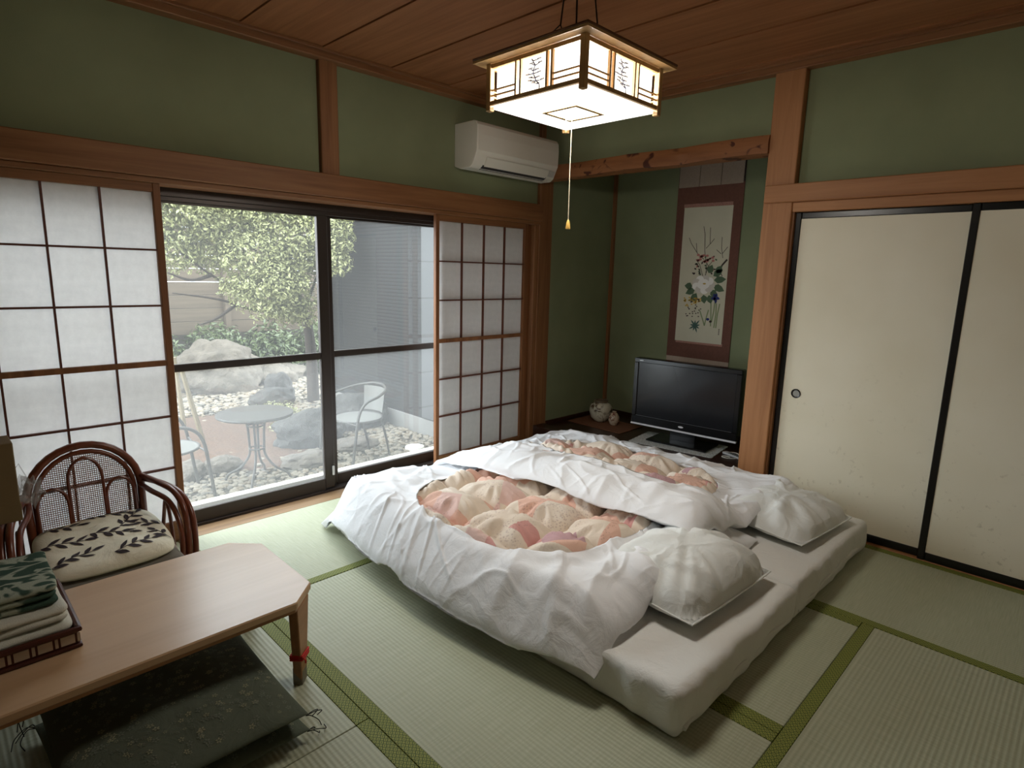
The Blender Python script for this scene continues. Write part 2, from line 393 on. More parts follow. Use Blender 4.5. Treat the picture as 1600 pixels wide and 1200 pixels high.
# ---------------------------------------------------------------- shoji screens
ROWS = [(1.455, 0.006), (1.195, 0.006), (0.918, 0.018), (0.65, 0.006), (0.385, 0.006)]
def shoji(k, label, x0, x1, y, stile_l=0.03, stile_r=0.03):
    r = struct('door_%d' % k, label)
    Z0, Z1 = 0.0, 1.757; ZB, ZT = 0.10, 1.717
    bx('stile', x0, x0 + stile_l, y, y + 0.03, Z0, Z1, shojiwood, r); bx('stile', x1 - stile_r, x1, y, y + 0.03, Z0, Z1, shojiwood, r)
    bx('top_rail', x0 + stile_l, x1 - stile_r, y + 0.001, y + 0.029, ZT, Z1, woodX, r, 0.002); bx('bottom_rail', x0 + stile_l, x1 - stile_r, y + 0.001, y + 0.029, Z0, ZB, woodX, r, 0.002)
    a, b = x0 + stile_l, x1 - stile_r; W = (b - a) / 4
    vm = G().box(-0.004, 0.004, 0.006, 0.022, ZB, ZT).mesh('muntin', muntin_m, False)
    for i in (1, 2, 3): link('muntin', vm, r, (a + W * i, y, 0))
    for z, h in ROWS: bx('crossbar', a, b, y + (0.004 if h < 0.01 else 0.002), y + 0.024, z - h / 1.4, z + h / 1.4, muntin_m if h < .01 else shojiwood, r, 0)
    edges = [ZB] + [z for z, h in ROWS][::-1] + [ZT]
    meshes = {}
    for j in range(6):
        hgt = round(edges[j + 1] - edges[j], 4)
        if hgt not in meshes: meshes[hgt] = G().box(0, W, 0, 0.0008, 0, hgt).mesh('paper_pane', paper, False)
        for i in range(4): link('paper_pane', meshes[hgt], r, (a + W * i, y + 0.0225, edges[j]))
    return r
shoji(1, 'translucent paper sliding screen behind the rattan chair', -3.505, -2.613, 0.012, 0.035, 0.032)
shoji(2, 'translucent paper sliding screen beside the alcove corner post', -1.0, -0.118, 0.012, 0.03, 0.038)
shoji(3, 'second paper sliding screen peeking out behind the right-hand screen', -0.945, -0.052, 0.05, 0.03, 0.034)

# ---------------------------------------------------------------- aluminium garden window
def sash(k, label, x0, x1, y):
    r = struct('window_%d' % k, label)
    st = 0.064
    bx('stile', x0, x0 + st, y, y + 0.032, 0.02, 1.735, alum, r); bx('stile', x1 - st, x1, y, y + 0.032, 0.02, 1.735, alum, r)
    bx('top_rail', x0 + st, x1 - st, y + 0.002, y + 0.03, 1.685, 1.735, alum, r); bx('bottom_rail', x0 + st, x1 - st, y + 0.002, y + 0.03, 0.0, 0.082, alum, r)
    bx('middle_rail', x0 + st, x1 - st, y + 0.004, y + 0.028, 0.845, 0.885, alum, r)
    bx('glass_pane', x0 + st, x1 - st, y + 0.013, y + 0.018, 0.082, 0.845, glass_low, r, 0); bx('glass_pane', x0 + st, x1 - st, y + 0.013, y + 0.018, 0.885, 1.685, glass, r, 0)
    return r
s1 = sash(1, 'left pane of the bronze aluminium sliding garden window', -3.45, -1.703, 0.15)
s2 = sash(2, 'right pane of the bronze aluminium sliding garden window', -1.722, -0.02, 0.19)
bx('latch', -1.722, -1.708, 0.138, 0.15, 0.10, 0.16, silver, s1, 0.002)
fr = struct('window_3', 'fixed bronze aluminium frame around the sliding garden window')
bx('head_frame', -3.52, 0.0, 0.136, 0.25, 1.716, 1.86, alum, fr); bx('head_track', -3.52, 0.0, 0.137, 0.16, 1.695, 1.716, alum, fr, 0.002)
bx('sill_frame', -3.52, 0.0, 0.136, 0.25, -0.12, 0.012, alum, fr); bx('jamb', -3.56, -3.45, 0.136, 0.25, -0.1, 1.8, alum, fr); bx('jamb', -0.02, 0.05, 0.136, 0.25, -0.1, 1.8, alum, fr)
n[0] += 1
tag(bx('trim_%d' % n[0], -3.6, 0.1, 0.25, 0.31, -0.06, 0.074, whiteplastic), 'white outer sill below the garden window', kind='structure')
tag(bx('wall_foundation', -4.2, 0.48, 0.14, 0.24, -0.6, -0.06, plain('foundation_concrete', srgb(170, 168, 160), 0.9, bmp=0.2)), 'concrete foundation below the garden window', kind='structure')

# ---------------------------------------------------------------- cream sliding cupboard doors
def fusuma_paper():
    m, nt, b = newmat('speckled_fusuma_paper')
    vec = coords(nt)
    n1 = noise_tex(nt, vec, 38, 3, 0.6); n2 = noise_tex(nt, vec, 5, 3, 0.6); sx = nt.nodes.new('ShaderNodeSeparateXYZ'); L(nt, vec, sx.inputs[0])
    low = math_n(nt, 'SUBTRACT', 1.25, math_n(nt, 'MULTIPLY', sx.outputs['Z'], 1.1))      # printed motif thins out upwards
    patt = math_n(nt, 'MULTIPLY', math_n(nt, 'MULTIPLY', ramp(nt, n1, [(0.60, (0, 0, 0, 1)), (0.68, (1, 1, 1, 1))]), ramp(nt, n2, [(0.48, (0, 0, 0, 1)), (0.6, (1, 1, 1, 1))])), math_n(nt, 'MAXIMUM', low, 0.0))
    c = ramp(nt, noise_tex(nt, vec, 2.2, 3), [(0.3, srgb(226, 217, 192)), (0.7, srgb(234, 226, 204))])
    L(nt, mixc(nt, math_n(nt, 'MULTIPLY', patt, 0.30), c, srgb(150, 136, 104)), b.inputs['Base Color'])
    b.inputs['Roughness'].default_value = 0.75; b.inputs['Specular IOR Level'].default_value = 0.3
    return m
fus_p = fusuma_paper()
def fusuma(k, label, y0, y1, x, pull):
    r = struct('door_%d' % k, label); w = 0.032
    bx('stile', x - 0.004, x + 0.022, y0, y0 + w, 0.004, 1.757, black, r, 0.004); bx('stile', x - 0.004, x + 0.022, y1 - w, y1, 0.004, 1.757, black, r, 0.004)
    bx('top_rail', x - 0.002, x + 0.02, y0 + w, y1 - w, 1.722, 1.757, black, r, 0.004); bx('bottom_rail', x - 0.002, x + 0.02, y0 + w, y1 - w, 0.004, 0.048, black, r, 0.004)
    bx('paper_panel', x + 0.001, x + 0.018, y0 + w, y1 - w, 0.048, 1.722, fus_p, r, 0)
    g = G().lathe([(0.024, 0.0), (0.0265, 0.003), (0.024, 0.0055), (0.019, 0.004), (0.019, 0.0)], 24)
    o = g.build('finger_pull', black, r); o.location = (x + 0.001, pull, 0.752); o.rotation_euler = (0, -PI / 2, 0)
    d = G().lathe([(0.0188, 0), (0.0188, 0.0012)], 20).build('pull_dish', plain('aged_pull_dish', srgb(150, 148, 140), 0.5), o)
    return r
fusuma(4, 'cream paper sliding door next to the alcove post, with round black pull', -2.708, -1.886, 0.03, -1.992)
fusuma(5, 'cream paper sliding door at the right edge of the view', -3.51, -2.678, 0.004, -3.41)

# ================================================================ bedding
def cloth(name, c, bs=9.0, st=0.25):
    m, nt, b = newmat(name)
    b.inputs['Base Color'].default_value = c; b.inputs['Roughness'].default_value = 0.85; b.inputs['Specular IOR Level'].default_value = 0.15
    vec = coords(nt)
    nA = noise_tex(nt, vec, bs, 5, 0.6, 1.2); nB = noise_tex(nt, vec, 420, 2)
    bump(nt, b, math_n(nt, 'ADD', nA, math_n(nt, 'MULTIPLY', nB, 0.03)), st, 0.03)
    return m
def creased(name, c, sc, st):
    m, nt, b = newmat(name)
    b.inputs['Base Color'].default_value = c; b.inputs['Roughness'].default_value = 0.85; b.inputs['Specular IOR Level'].default_value = 0.15
    vec = coords(nt); w = noise_tex(nt, vec, 3.0, 2)
    ad = nt.nodes.new('ShaderNodeMix'); ad.data_type = 'VECTOR'; ad.inputs[0].default_value = 0.12
    nn_ = nt.nodes.new('ShaderNodeTexNoise'); nn_.inputs['Scale'].default_value = 4.0; L(nt, vec, nn_.inputs['Vector'])
    L(nt, vec, ad.inputs[4]); L(nt, nn_.outputs['Color'], ad.inputs[5])
    hs = []
    for k, s_ in enumerate((sc, sc * 2.3)):
        v = nt.nodes.new('ShaderNodeTexVoronoi'); v.feature = 'DISTANCE_TO_EDGE'; v.inputs['Scale'].default_value = s_; L(nt, ad.outputs[1], v.inputs['Vector'])
        hs.append(math_n(nt, 'MULTIPLY', math_n(nt, 'MINIMUM', math_n(nt, 'DIVIDE', v.outputs['Distance'], 0.10), 1.0), (-1.0, -0.2)[k]))
    h = math_n(nt, 'ADD', math_n(nt, 'ADD', hs[0], hs[1]), math_n(nt, 'MULTIPLY', noise_tex(nt, vec, 13, 5, 0.6, 1.0), 2.2))
    bump(nt, b, h, st, 0.012)
    return m
linen = creased('white_cotton', (0.86, 0.86, 0.87, 1), 3.6, 0.19)
sheet_m = creased('ivory_sheet', (0.78, 0.77, 0.73, 1), 3.2, 0.26)
pillow_m = creased('pillow_cotton', (0.80, 0.81, 0.78, 1), 6.0, 0.22)

MT = 0.168    # top of the mattresses
def mattress(label, x0, x1, y0, y1, seed):
    cx, cy = (x0 + x1) / 2, (y0 + y1) / 2
    r = thing('futon_mattress', label, 'mattress', (cx, cy, 0), 0, 'floor mattresses side by side')
    hx, hy = (x1 - x0) / 2, (y1 - y0) / 2
    def disp(p, nr):
        k = nz(p.x * 3.1 + seed, p.y * 3.1, p.z * 4) * 0.010 + nz(p.x * 9 + seed, p.y * 9, p.z * 16) * 0.004
        side = 1 - abs(nr.z)
        a = p.x * 0.8 + p.y * 0.6
        rid = max(0, 0.35 - abs(nz(p.x * 5.0 + seed, p.y * 5.0, p.z * 2.5 + 4)))
        k += side * (0.010 * math.sin(6 * a + seed) * nz(p.z * 9, a * 2, seed) + 0.022 * (rid - 0.15))
        k += 0.010 * side * (1 - ((p.z) / 0.09) ** 2)
        zz = 0.004 * nz(p.x * 2, p.y * 2, seed + 9)
        out = nr * k + Vector((0, 0, zz if p.z > 0 else 0))
        if p.z < -0.07: out.z = max(out.z, -0.084 - p.z)
        return out
    G().rbox((0, 0, MT / 2), (hx, hy, MT / 2), (0.024, 0.024, 0.022), (80, 150, 12), disp).build('fitted_sheet', sheet_m, r)
    # gathered sheet lip running along the edge of the head end
    pts = []
    for i in range(41):
        t = i / 40; xx = -hx + 0.03 + t * (2 * hx - 0.06)
        pts.append((xx, -hy - 0.002 + 0.012 * nz(t * 7 + seed, 1), 0.045 + 0.018 * nz(t * 5 + seed, 4) + 0.02 * math.sin(t * 3)))
    G().tube(pts, 0.010, 8).build('gathered_hem', sheet_m, r)
    return r
mattress('ivory-sheeted floor mattress nearer the low table', -2.005, -1.085, -2.455, -0.46, 1.7)
mattress('ivory-sheeted floor mattress beside the alcove and cream doors', -1.070, -0.085, -2.455, -0.42, 8.2)

# ---- pillows
def pillow(label, loc, rz, a, b, t, seed, tilt=(0, 0)):
    r = thing('pillow', label, 'pillow', loc, rz, 'white pillows at the head of the beds')
    g = G(); NU, NV = 46, 34; top = []; 
    def P(u, v, s):
        w = max(0.0, 1 - (abs(u) ** 5 + abs(v) ** 5) ** (2.2 / 5)) ** 0.60
        pin = 1 + 0.055 * (abs(u * v)) ** 2 - 0.05 * (1 - abs(v)) * 0 
        kk = 1 - 0.075 * (abs(u * v)) ** 2; x = u * a * kk * (1 - 0.05 * (1 - v * v) * (abs(u) ** 6)); y = v * b * kk * (1 - 0.06 * (1 - u * u) * (abs(v) ** 6))
        ang = math.atan2(y, x); rr = math.hypot(x, y)
        fold = nz(ang * 4 + seed, rr * 3, seed) * 0.042 * (rr / a) + nz(x * 9 + seed, y * 9, seed) * 0.008
        rid = max(0, 0.25 - abs(nz(x * 7 + y * 2 + seed * 3, y * 3.0, seed))) * 0.085 * (0.3 + abs(u))
        z = s * t * w * (1.0 if s > 0 else 0.55) + (fold + rid) * w ** 0.5 * (1 if s > 0 else 0.2)
        return (x, y, t * 0.55 + z + tilt[0] * x + tilt[1] * y)
    for s in (1, -1):
        vs_ = [P(-1 + 2 * i / NU, -1 + 2 * j / NV, s) for i in range(NU + 1) for j in range(NV + 1)]
        fs = []
        for i in range(NU):
            for j in range(NV):
                q = (i * (NV + 1) + j, (i + 1) * (NV + 1) + j, (i + 1) * (NV + 1) + j + 1, i * (NV + 1) + j + 1)
                fs.append(q if s > 0 else q[::-1])
        g.add(vs_, fs)
    o = g.build('pillowcase', pillow_m, r, angle=180)
    # seam edge around the case
    ring = []
    for k in range(120):
        q = k / 120 * 4; sd = int(q); f = -1 + 2 * (q - sd)
        u, v = [(f, -1), (1, f), (-f, 1), (-1, -f)][sd]
        p = P(u, v, 1); ring.append((p[0] * 1.006, p[1] * 1.006, p[2]))
    G().tube(ring, 0.0035, 6, closed=True).build('seam', pillow_m, r)
    return r
pillow('plump creased white pillow on the mattress nearer the low table', (-1.43, -2.14, MT - 0.004), math.radians(-3), 0.315, 0.235, 0.135, 2.4, (0.0, 0.06))
pillow('smoother white pillow on the mattress beside the cream doors', (-0.47, -2.175, MT - 0.004), math.radians(-6), 0.29, 0.23, 0.105, 6.9, (0.0, 0.07))

# ---- duvets: white cover with a rounded opening over a puffed patchwork quilt
def patch_mat(name, c1, c2, printed=None):
    m, nt, b = newmat(name); vec = coords(nt)
    n1 = noise_tex(nt, coords(nt, (5, 5, 2)), 1.0, 2, 0.4, 0.4)
    c = ramp(nt, n1, [(0.46, c1), (0.52, c2)])
    if printed:
        v = nt.nodes.new('ShaderNodeTexVoronoi'); v.inputs['Scale'].default_value = 70; L(nt, vec, v.inputs['Vector'])
        dots = ramp(nt, v.outputs['Distance'], [(0.32, (1, 1, 1, 1)), (0.45, (0, 0, 0, 1))])
        msk = ramp(nt, noise_tex(nt, vec, 9, 3), [(0.5, (0, 0, 0, 1)), (0.56, (1, 1, 1, 1))])
        c = mixc(nt, math_n(nt, 'MULTIPLY', math_n(nt, 'MULTIPLY', dots, msk), 0.55), c, printed)
    L(nt, c, b.inputs['Base Color']); b.inputs['Roughness'].default_value = 0.8; b.inputs['Specular IOR Level'].default_value = 0.2
    bump(nt, b, noise_tex(nt, vec, 16, 4, 0.6, 1.0), 0.25, 0.02)
    return m
CR, PK, MV, OR, RO = srgb(226, 212, 194), srgb(222, 190, 180), srgb(188, 152, 156), srgb(222, 180, 160), srgb(206, 152, 146)
def patchwork_mat():
    m, nt, b = newmat('patchwork_cotton'); vec = coords(nt)
    v = nt.nodes.new('ShaderNodeTexVoronoi'); v.inputs['Scale'].default_value = 6.5; L(nt, coords(nt, (1, 1, 0.02)), v.inputs['Vector'])
    sx = nt.nodes.new('ShaderNodeSeparateColor'); L(nt, v.outputs['Color'], sx.inputs[0])
    r = nt.nodes.new('ShaderNodeValToRGB'); r.color_ramp.interpolation = 'CONSTANT'; e = r.color_ramp.elements
    stops = [(0.0, CR), (0.28, OR), (0.42, srgb(228, 216, 200)), (0.62, MV), (0.72, PK), (0.84, CR), (0.93, RO)]
    while len(e) < len(stops): e.new(0.5)
    for el, (p, c) in zip(e, stops): el.position = p; el.color = c
    L(nt, sx.outputs[0], r.inputs['Fac'])
    v2 = nt.nodes.new('ShaderNodeTexVoronoi'); v2.inputs['Scale'].default_value = 85; L(nt, vec, v2.inputs['Vector'])
    dots = ramp(nt, v2.outputs['Distance'], [(0.30, (1, 1, 1, 1)), (0.42, (0, 0, 0, 1))])
    msk = math_n(nt, 'MULTIPLY', math_n(nt, 'GREATER_THAN', sx.outputs[1], 0.55), ramp(nt, noise_tex(nt, vec, 11, 3), [(0.48, (0, 0, 0, 1)), (0.55, (1, 1, 1, 1))]))
    c = mixc(nt, math_n(nt, 'MULTIPLY', math_n(nt, 'MULTIPLY', dots, msk), 0.32), r.outputs[0], srgb(132, 96, 100))
    c = mixc(nt, math_n(nt, 'MULTIPLY', noise_tex(nt, vec, 14, 4), 0.18), c, OR)
    L(nt, c, b.inputs['Base Color']); b.inputs['Roughness'].default_value = 0.8; b.inputs['Specular IOR Level'].default_value = 0.2
    bump(nt, b, noise_tex(nt, vec, 22, 4, 0.6, 1.0), 0.3, 0.015)
    return m
patchwork = patchwork_mat()

def BF(y): return (0.125 if y < -1.4 else 0.085) * ((y + 1.4) / 0.9) ** 2
def duvet(label, x0, x1, y0, y1, support, T, hole, seed, grid0, wedge=0.20, edge_w=None, bulge=False, flat=lambda x, y: 0.0):
    """x0..x1 across, y1 (head) .. y0 (foot); support(x,y) = height of what lies below"""
    cx, cy, ax, ay, pw = hole
    r = thing('duvet', label, 'duvet', ((x0 + x1) / 2, (y0 + y1) / 2, 0), 0, 'duvets on the floor beds')
    O = Vector(((x0 + x1) / 2, (y0 + y1) / 2, 0))
    ew = edge_w or {}
    def thick(x, y):
        ds = [(x - x0) / ew.get('x0', wedge), (x1 - x) / ew.get('x1', wedge), (y - y1) / ew.get('y1', wedge), (y0 - y) / ew.get('y0', wedge)]
        k = 1.0
        for d in ds:
            d = max(0.0, min(1.0, d)); k *= math.sqrt(max(0.0, 1 - (1 - d) ** 2)) 
        return k
    def base(x, y): return support(x, y) + T * thick(x, y) * (1 - flat(x, y))
    def wr(x, y):
        ang = math.atan2(y - cy, x - cx); rr = math.hypot((x - cx) / ax, (y - cy) / ay)
        k = thick(x, y)
        radial = max(0.0, 0.30 - abs(nz(ang * 3.4 + seed, rr * 1.1, seed))) / 0.30
        a = 0.014 * radial ** 2 * sm(0.9, 1.3, rr)
        s1_ = max(0.0, 0.13 - abs(nz(x * 3.0 + y * 1.6 + seed, y * 2.6 - x, seed + 5))) / 0.13
        s2_ = max(0.0, 0.10 - abs(nz(x * 4.6 - y * 2.2 + seed, y * 3.4 + x * 2, seed + 11))) / 0.10
        a += 0.010 * s1_ ** 1.3 + 0.008 * s2_ ** 1.3 + 0.018 * nz(x * 3.2 + seed, y * 3.2, 2) + 0.006 * nz(x * 9 + seed, y * 9, 7)
        for (fa, fs_, off, am) in ((0.5, 2.3, 17, 0.010), (1.15, 2.9, 23, 0.009), (2.2, 2.6, 31, 0.010), (2.8, 3.4, 41, 0.007)):     # crisp straight creases
            cu_, cv_ = x * math.cos(fa) + y * math.sin(fa), y * math.cos(fa) - x * math.sin(fa)
            e = abs(nz(cv_ * fs_ * 2.2 + seed, cu_ * fs_ * 0.35, off)); a += 1.35 * am * max(0.0, 1 - e / 0.055) * sm(-0.1, 0.35, nz(x * 2.3 + off, y * 2.3, seed))
        return a * (0.25 + 0.75 * k)
    # hole outline (superellipse with a slightly wavy hem)
    def hole_r(th):
        c, s_ = math.cos(th), math.sin(th)
        k = (abs(c / ax) ** pw + abs(s_ / ay) ** pw) ** (-1 / pw)
        return k * (1 + 0.045 * nz(c * 2.2 + seed, s_ * 2.2, 3.3))
    def outer(th):
        c, s_ = math.cos(th), math.sin(th); t = 1e9
        if c > 1e-9: t = min(t, (x1 - cx) / c)
        if c < -1e-9: t = min(t, (x0 - cx) / c)
        if s_ > 1e-9: t = min(t, (y0 - cy) / s_)
        if s_ < -1e-9: t = min(t, (y1 - cy) / s_)
        return t
    NT, NR = 640, 60
    ths = [2 * PI * i / NT for i in range(NT)]
    for (X_, Y_) in ((x0, y0), (x1, y0), (x0, y1), (x1, y1)):
        a = math.atan2(Y_ - cy, X_ - cx) % (2 * PI); i = min(range(NT), key=lambda q: abs(ths[q] - a)); ths[i] = a
    g = G(); vs_ = []
    for th in ths:
        ri, ro = hole_r(th), outer(th)
        c, s_ = math.cos(th), math.sin(th)
        for j in range(NR + 1):
            t = j / NR; t = 1 - (1 - t) ** 1.25
            q = ri + (ro - ri) * t; x, y = cx + c * q, cy + s_ * q
            # edges wander in and out a little
            e = sm(0.75, 1.0, t); x += e * 0.022 * nz(y * 2.6 + seed, 5 + x * 0.3); y += e * 0.022 * nz(x * 2.6 + seed, 9 + y * 0.3)
            z = base(x, y) + wr(x, y) + 0.006 * math.exp(-(q - ri) / 0.02) - 0.010 * math.exp(-((q - ri - 0.07) / 0.04) ** 2) + 0.008
            if bulge: x += BF(y) * (1 - sm(x0, x0 + 0.42, x))
            vs_.append((x - O.x, y - O.y, z))
    M1 = NR + 1
    fs = [(i * M1 + j, i * M1 + j + 1, ((i + 1) % NT) * M1 + j + 1, ((i + 1) % NT) * M1 + j) for i in range(NT) for j in range(NR)]
    # hem turned in at the opening
    rim = []
    for i, th in enumerate(ths):
        p = vs_[i * M1]; q = hole_r(th) + 0.05
        rx_, ry_ = cx + math.cos(th) * q, cy + math.sin(th) * q; rz_ = base(rx_, ry_) - 0.016
        if bulge: rx_ += BF(ry_) * (1 - sm(x0, x0 + 0.42, rx_))
        rim.append((rx_ - O.x, ry_ - O.y, rz_))
    o0 = len(vs_); vs_ += rim
    fs += [(o0 + i, i * M1, ((i + 1) % NT) * M1, o0 + (i + 1) % NT) for i in range(NT)]
    # underside
    o1 = len(vs_); NU = 8
    for i, th in enumerate(ths):
        pe = vs_[i * M1 + NR]
        for j in range(1, NU + 1):
            t = 1 - j / NU * 0.97; x, y = cx + (pe[0] + O.x - cx) * t, cy + (pe[1] + O.y - cy) * t
            vs_.append((x - O.x, y - O.y, min(support(x, y) + 0.006, pe[2] + 1)))
    for i in range(NT):
        k = (i + 1) % NT
        fs.append((i * M1 + NR, o1 + i * NU, o1 + k * NU, k * M1 + NR))
        for j in range(NU - 1): fs.append((o1 + i * NU + j, o1 + i * NU + j + 1, o1 + k * NU + j + 1, o1 + k * NU + j))
    cover = g.add(vs_, fs).build('cover', linen, r, angle=180)
    # quilt: every puffed square a piece of its own
    q = empty('patchwork_quilt'); q.parent = r; q['label'] = 'puffed patchwork quilt in cream, peach and mauve'
    gx, gy, CX, CY = grid0
    rnd = random.Random(int(seed * 10))
    xs0 = math.floor((cx - ax - 0.06 - gx) / CX); ys0 = math.floor((cy - ay - 0.06 - gy) / CY)
    for a in range(xs0, xs0 + int(2 * ax / CX) + 3):
        for b in range(ys0, ys0 + int(2 * ay / CY) + 3):
            ux0, uy0 = gx + a * CX, gy + b * CY
            NN = 30; vv = []; inside = False
            for i in range(NN + 1):
                for j in range(NN + 1):
                    s_, t = i / NN, j / NN
                    x, y = ux0 + s_ * CX, uy0 + t * CY
                    ang = math.atan2(y - cy, x - cx); lim = hole_r(ang) + 0.055
                    rr = math.hypot(x - cx, y - cy)
                    if rr > lim: x, y = cx + (x - cx) * lim / rr, cy + (y - cy) * lim / rr
                    else: inside = inside or rr < lim - 0.06
                    rr = min(rr, lim)
                    f = rr / (lim - 0.055)
                    es = 1 - abs(2 * s_ - 1) ** 2.4; et = 1 - abs(2 * t - 1) ** 2.4
                    puff = (max(0, es) ** 0.5) * (max(0, et) ** 0.5)
                    e_a = math.atan2(t - 0.5, s_ - 0.5); e_r = max(abs(2 * s_ - 1), abs(2 * t - 1))
                    pl = 0.030 * nz(e_a * 4.0 + a * 3 + seed, b * 2.1 + 0.6 * e_r, 1) * sm(0.15, 0.75, e_r) * (1 - sm(0.9, 1.0, e_r)) + 0.010 * nz(x * 11, y * 11, seed)
                    z = base(x, y) - 0.038 + 0.086 * puff + pl * puff ** 0.5
                    w_ = sm(0.94, 1.04, f); z = z * (1 - w_) + (base(x, y) - 0.006) * w_
                    if bulge: x += BF(y) * (1 - sm(x0, x0 + 0.42, x))
                    vv.append((x - O.x, y - O.y, z))
            if not inside: continue
            ff = [(i * (NN + 1) + j, (i + 1) * (NN + 1) + j, (i + 1) * (NN + 1) + j + 1, i * (NN + 1) + j + 1) for i in range(NN) for j in range(NN)]
            G().add(vv, ff).build('quilt_square', patchwork, q, angle=180)
    return base

def sup_near(x, y):
    s = MT + 0.004
    s -= 0.095 * sm(-1.98, -2.15, x) if x < -1.98 else 0
    s -= 0.115 * (sm(-0.47, -0.33, y))
    s += 0.075 * sm(-1.95, -2.18, y) * sm(-1.80, -1.66, x) * (1 - sm(-1.20, -1.06, x))     # rests on the pillow
    return max(0.012, s)
HN = (-1.43, -1.37, 0.545, 0.53, 3.0)
near_top = duvet('white-covered duvet with oval patchwork opening, nearer the low table', -2.155, -0.80, -0.315, -2.185, sup_near, 0.135, HN, 3.7, (-1.885 - 0.25, -1.30 - 0.345, 0.25, 0.345), 0.22, {'y0': 0.46, 'x1': 0.7}, True, lambda x, y: 0.55 * sm(-1.75, -1.2, x) * sm(-1.0, -0.45, y))
def sup_far(x, y):
    s = MT + 0.004
    nt_ = near_top(max(-2.1, min(-0.81, x)), max(-2.17, min(-0.33, y))) + 0.022
    ov = 1 - sm(-1.0, -0.74, x)
    s2_ = nt_ if x < -0.80 else s
    s = s + (max(s, s2_) - s) * ov if x > -1.0 else max(s, nt_)
    s -= 0.10 * sm(-0.40, -0.30, y) * (1 if x > -0.82 else 0.3)
    s -= 0.05 * sm(-0.13, -0.06, x)
    s += 0.07 * sm(-1.95, -2.16, y) * sm(-0.84, -0.70, x) * (1 - sm(-0.24, -0.12, x))
    return max(0.012, s)
HF = (-0.70, -1.29, 0.315, 0.60, 2.8)
duvet('white-covered duvet with oval patchwork opening, beside the television alcove', -1.375, -0.065, -0.325, -2.14, sup_far, 0.115, HF, 9.3, (-0.53 - 0.24 * 2, -1.22 - 0.34, 0.24, 0.34), 0.20, {'x0': 0.28, 'y0': 0.60}, False, lambda x, y: 0.55 * (1 - sm(-1.25, -0.7, x)) * sm(-1.1, -0.45, y))

# ================================================================ pendant lamp
lampwood = wood('lamp_cypress', srgb(206, 172, 122), srgb(176, 138, 90), 2)
lampdark = wood('lamp_roof_wood', srgb(120, 78, 48), srgb(88, 54, 32), 0)
ink = plain('pale_ink', srgb(120, 120, 140), 0.8)
LC = (-1.722, -1.715, 1.96)
lp = thing('pendant_lamp', 'square Japanese pendant lamp with wooden lattice and glowing white panels', 'lamp', LC)
H = 0.213
pm = G().box(-0.011, 0.011, -0.011, 0.011, 0.0, 0.16).mesh('corner_post', lampwood, bev=0.002)
for sx in (-1, 1):
    for sy in (-1, 1): link('corner_post', pm, lp, (sx * H, sy * H, 0))
# flat eave board (a frame) and its darker top
g = G()
for (a, b, c, d) in ((-0.258, 0.258, -0.258, -0.19), (-0.258, 0.258, 0.19, 0.258), (-0.258, -0.19, -0.19, 0.19), (0.19, 0.258, -0.19, 0.19)): g.box(a, b, c, d, 0.158, 0.166)
g.build('eave', lampwood, lp, smooth=False)
G().box(-0.260, 0.260, -0.260, 0.260, 0.166, 0.175).build('roof_board', lampdark, lp, bev=0.003)
G().box(-0.198, 0.198, -0.198, 0.198, 0.018, 0.157).build('diffuser', lamp_white, lp, bev=0.004)
bf = G().box(-0.205, 0.205, -0.205, 0.205, 0.008, 0.018).build('bottom_panel', lamp_white, lp, bev=0.002)
ld = bpy.data.lights.new('lamp_tubes', 'AREA'); ld.shape = 'SQUARE'; ld.size = 0.40; ld.energy = TUBES; ld.color = (1.0, 0.95, 0.86)
rl = bpy.data.lights.new('lamp_ring_tube', 'POINT'); rl.energy = RING; rl.color = (1.0, 0.95, 0.86); rl.shadow_soft_size = 0.05
ro_ = bpy.data.objects.new('lamp_ring_tube', rl); col.objects.link(ro_); ro_.parent = lp; ro_.location = (0, 0, 0.085)
lo = bpy.data.objects.new('lamp_tubes', ld); col.objects.link(lo); lo.parent = lp; lo.location = (0, 0, 0.0075)
g = G()
for (a, b, c, d) in ((-0.082, 0.082, -0.082, -0.066), (-0.082, 0.082, 0.066, 0.082), (-0.082, -0.066, -0.066, 0.066), (0.066, 0.082, -0.066, 0.066)): g.box(a, b, c, d, 0.0, 0.007)
g.build('frame', lampwood, bf, smooth=False)
rail = G().box(-H + 0.011, H - 0.011, -0.006, 0.006, 0, 0.014).mesh('rail', lampwood, bev=0.001)
slat = G().box(-0.004, 0.004, -0.005, 0.005, 0.034, 0.142).mesh('slat', lampwood)
rod = G().tube([(0, 0, 0), (0.118, 0, 0)], 0.0034, 6).mesh('rod', lampwood)
rnd = random.Random(5)
g = G()   # inked pine: branches and needle tufts
def stroke(p, q, w):
    d = Vector((q[0] - p[0], 0, q[1] - p[1])); nn_ = Vector((-d.z, 0, d.x)).normalized() * w * 2.6
    g.add([(p[0] - nn_.x, 0, p[1] - nn_.z), (q[0] - nn_.x * 0.5, 0, q[1] - nn_.z * 0.5), (q[0] + nn_.x * 0.5, 0, q[1] + nn_.z * 0.5), (p[0] + nn_.x, 0, p[1] + nn_.z)], [(0, 1, 2, 3)])
px_, pz_ = 0.022, 0.038
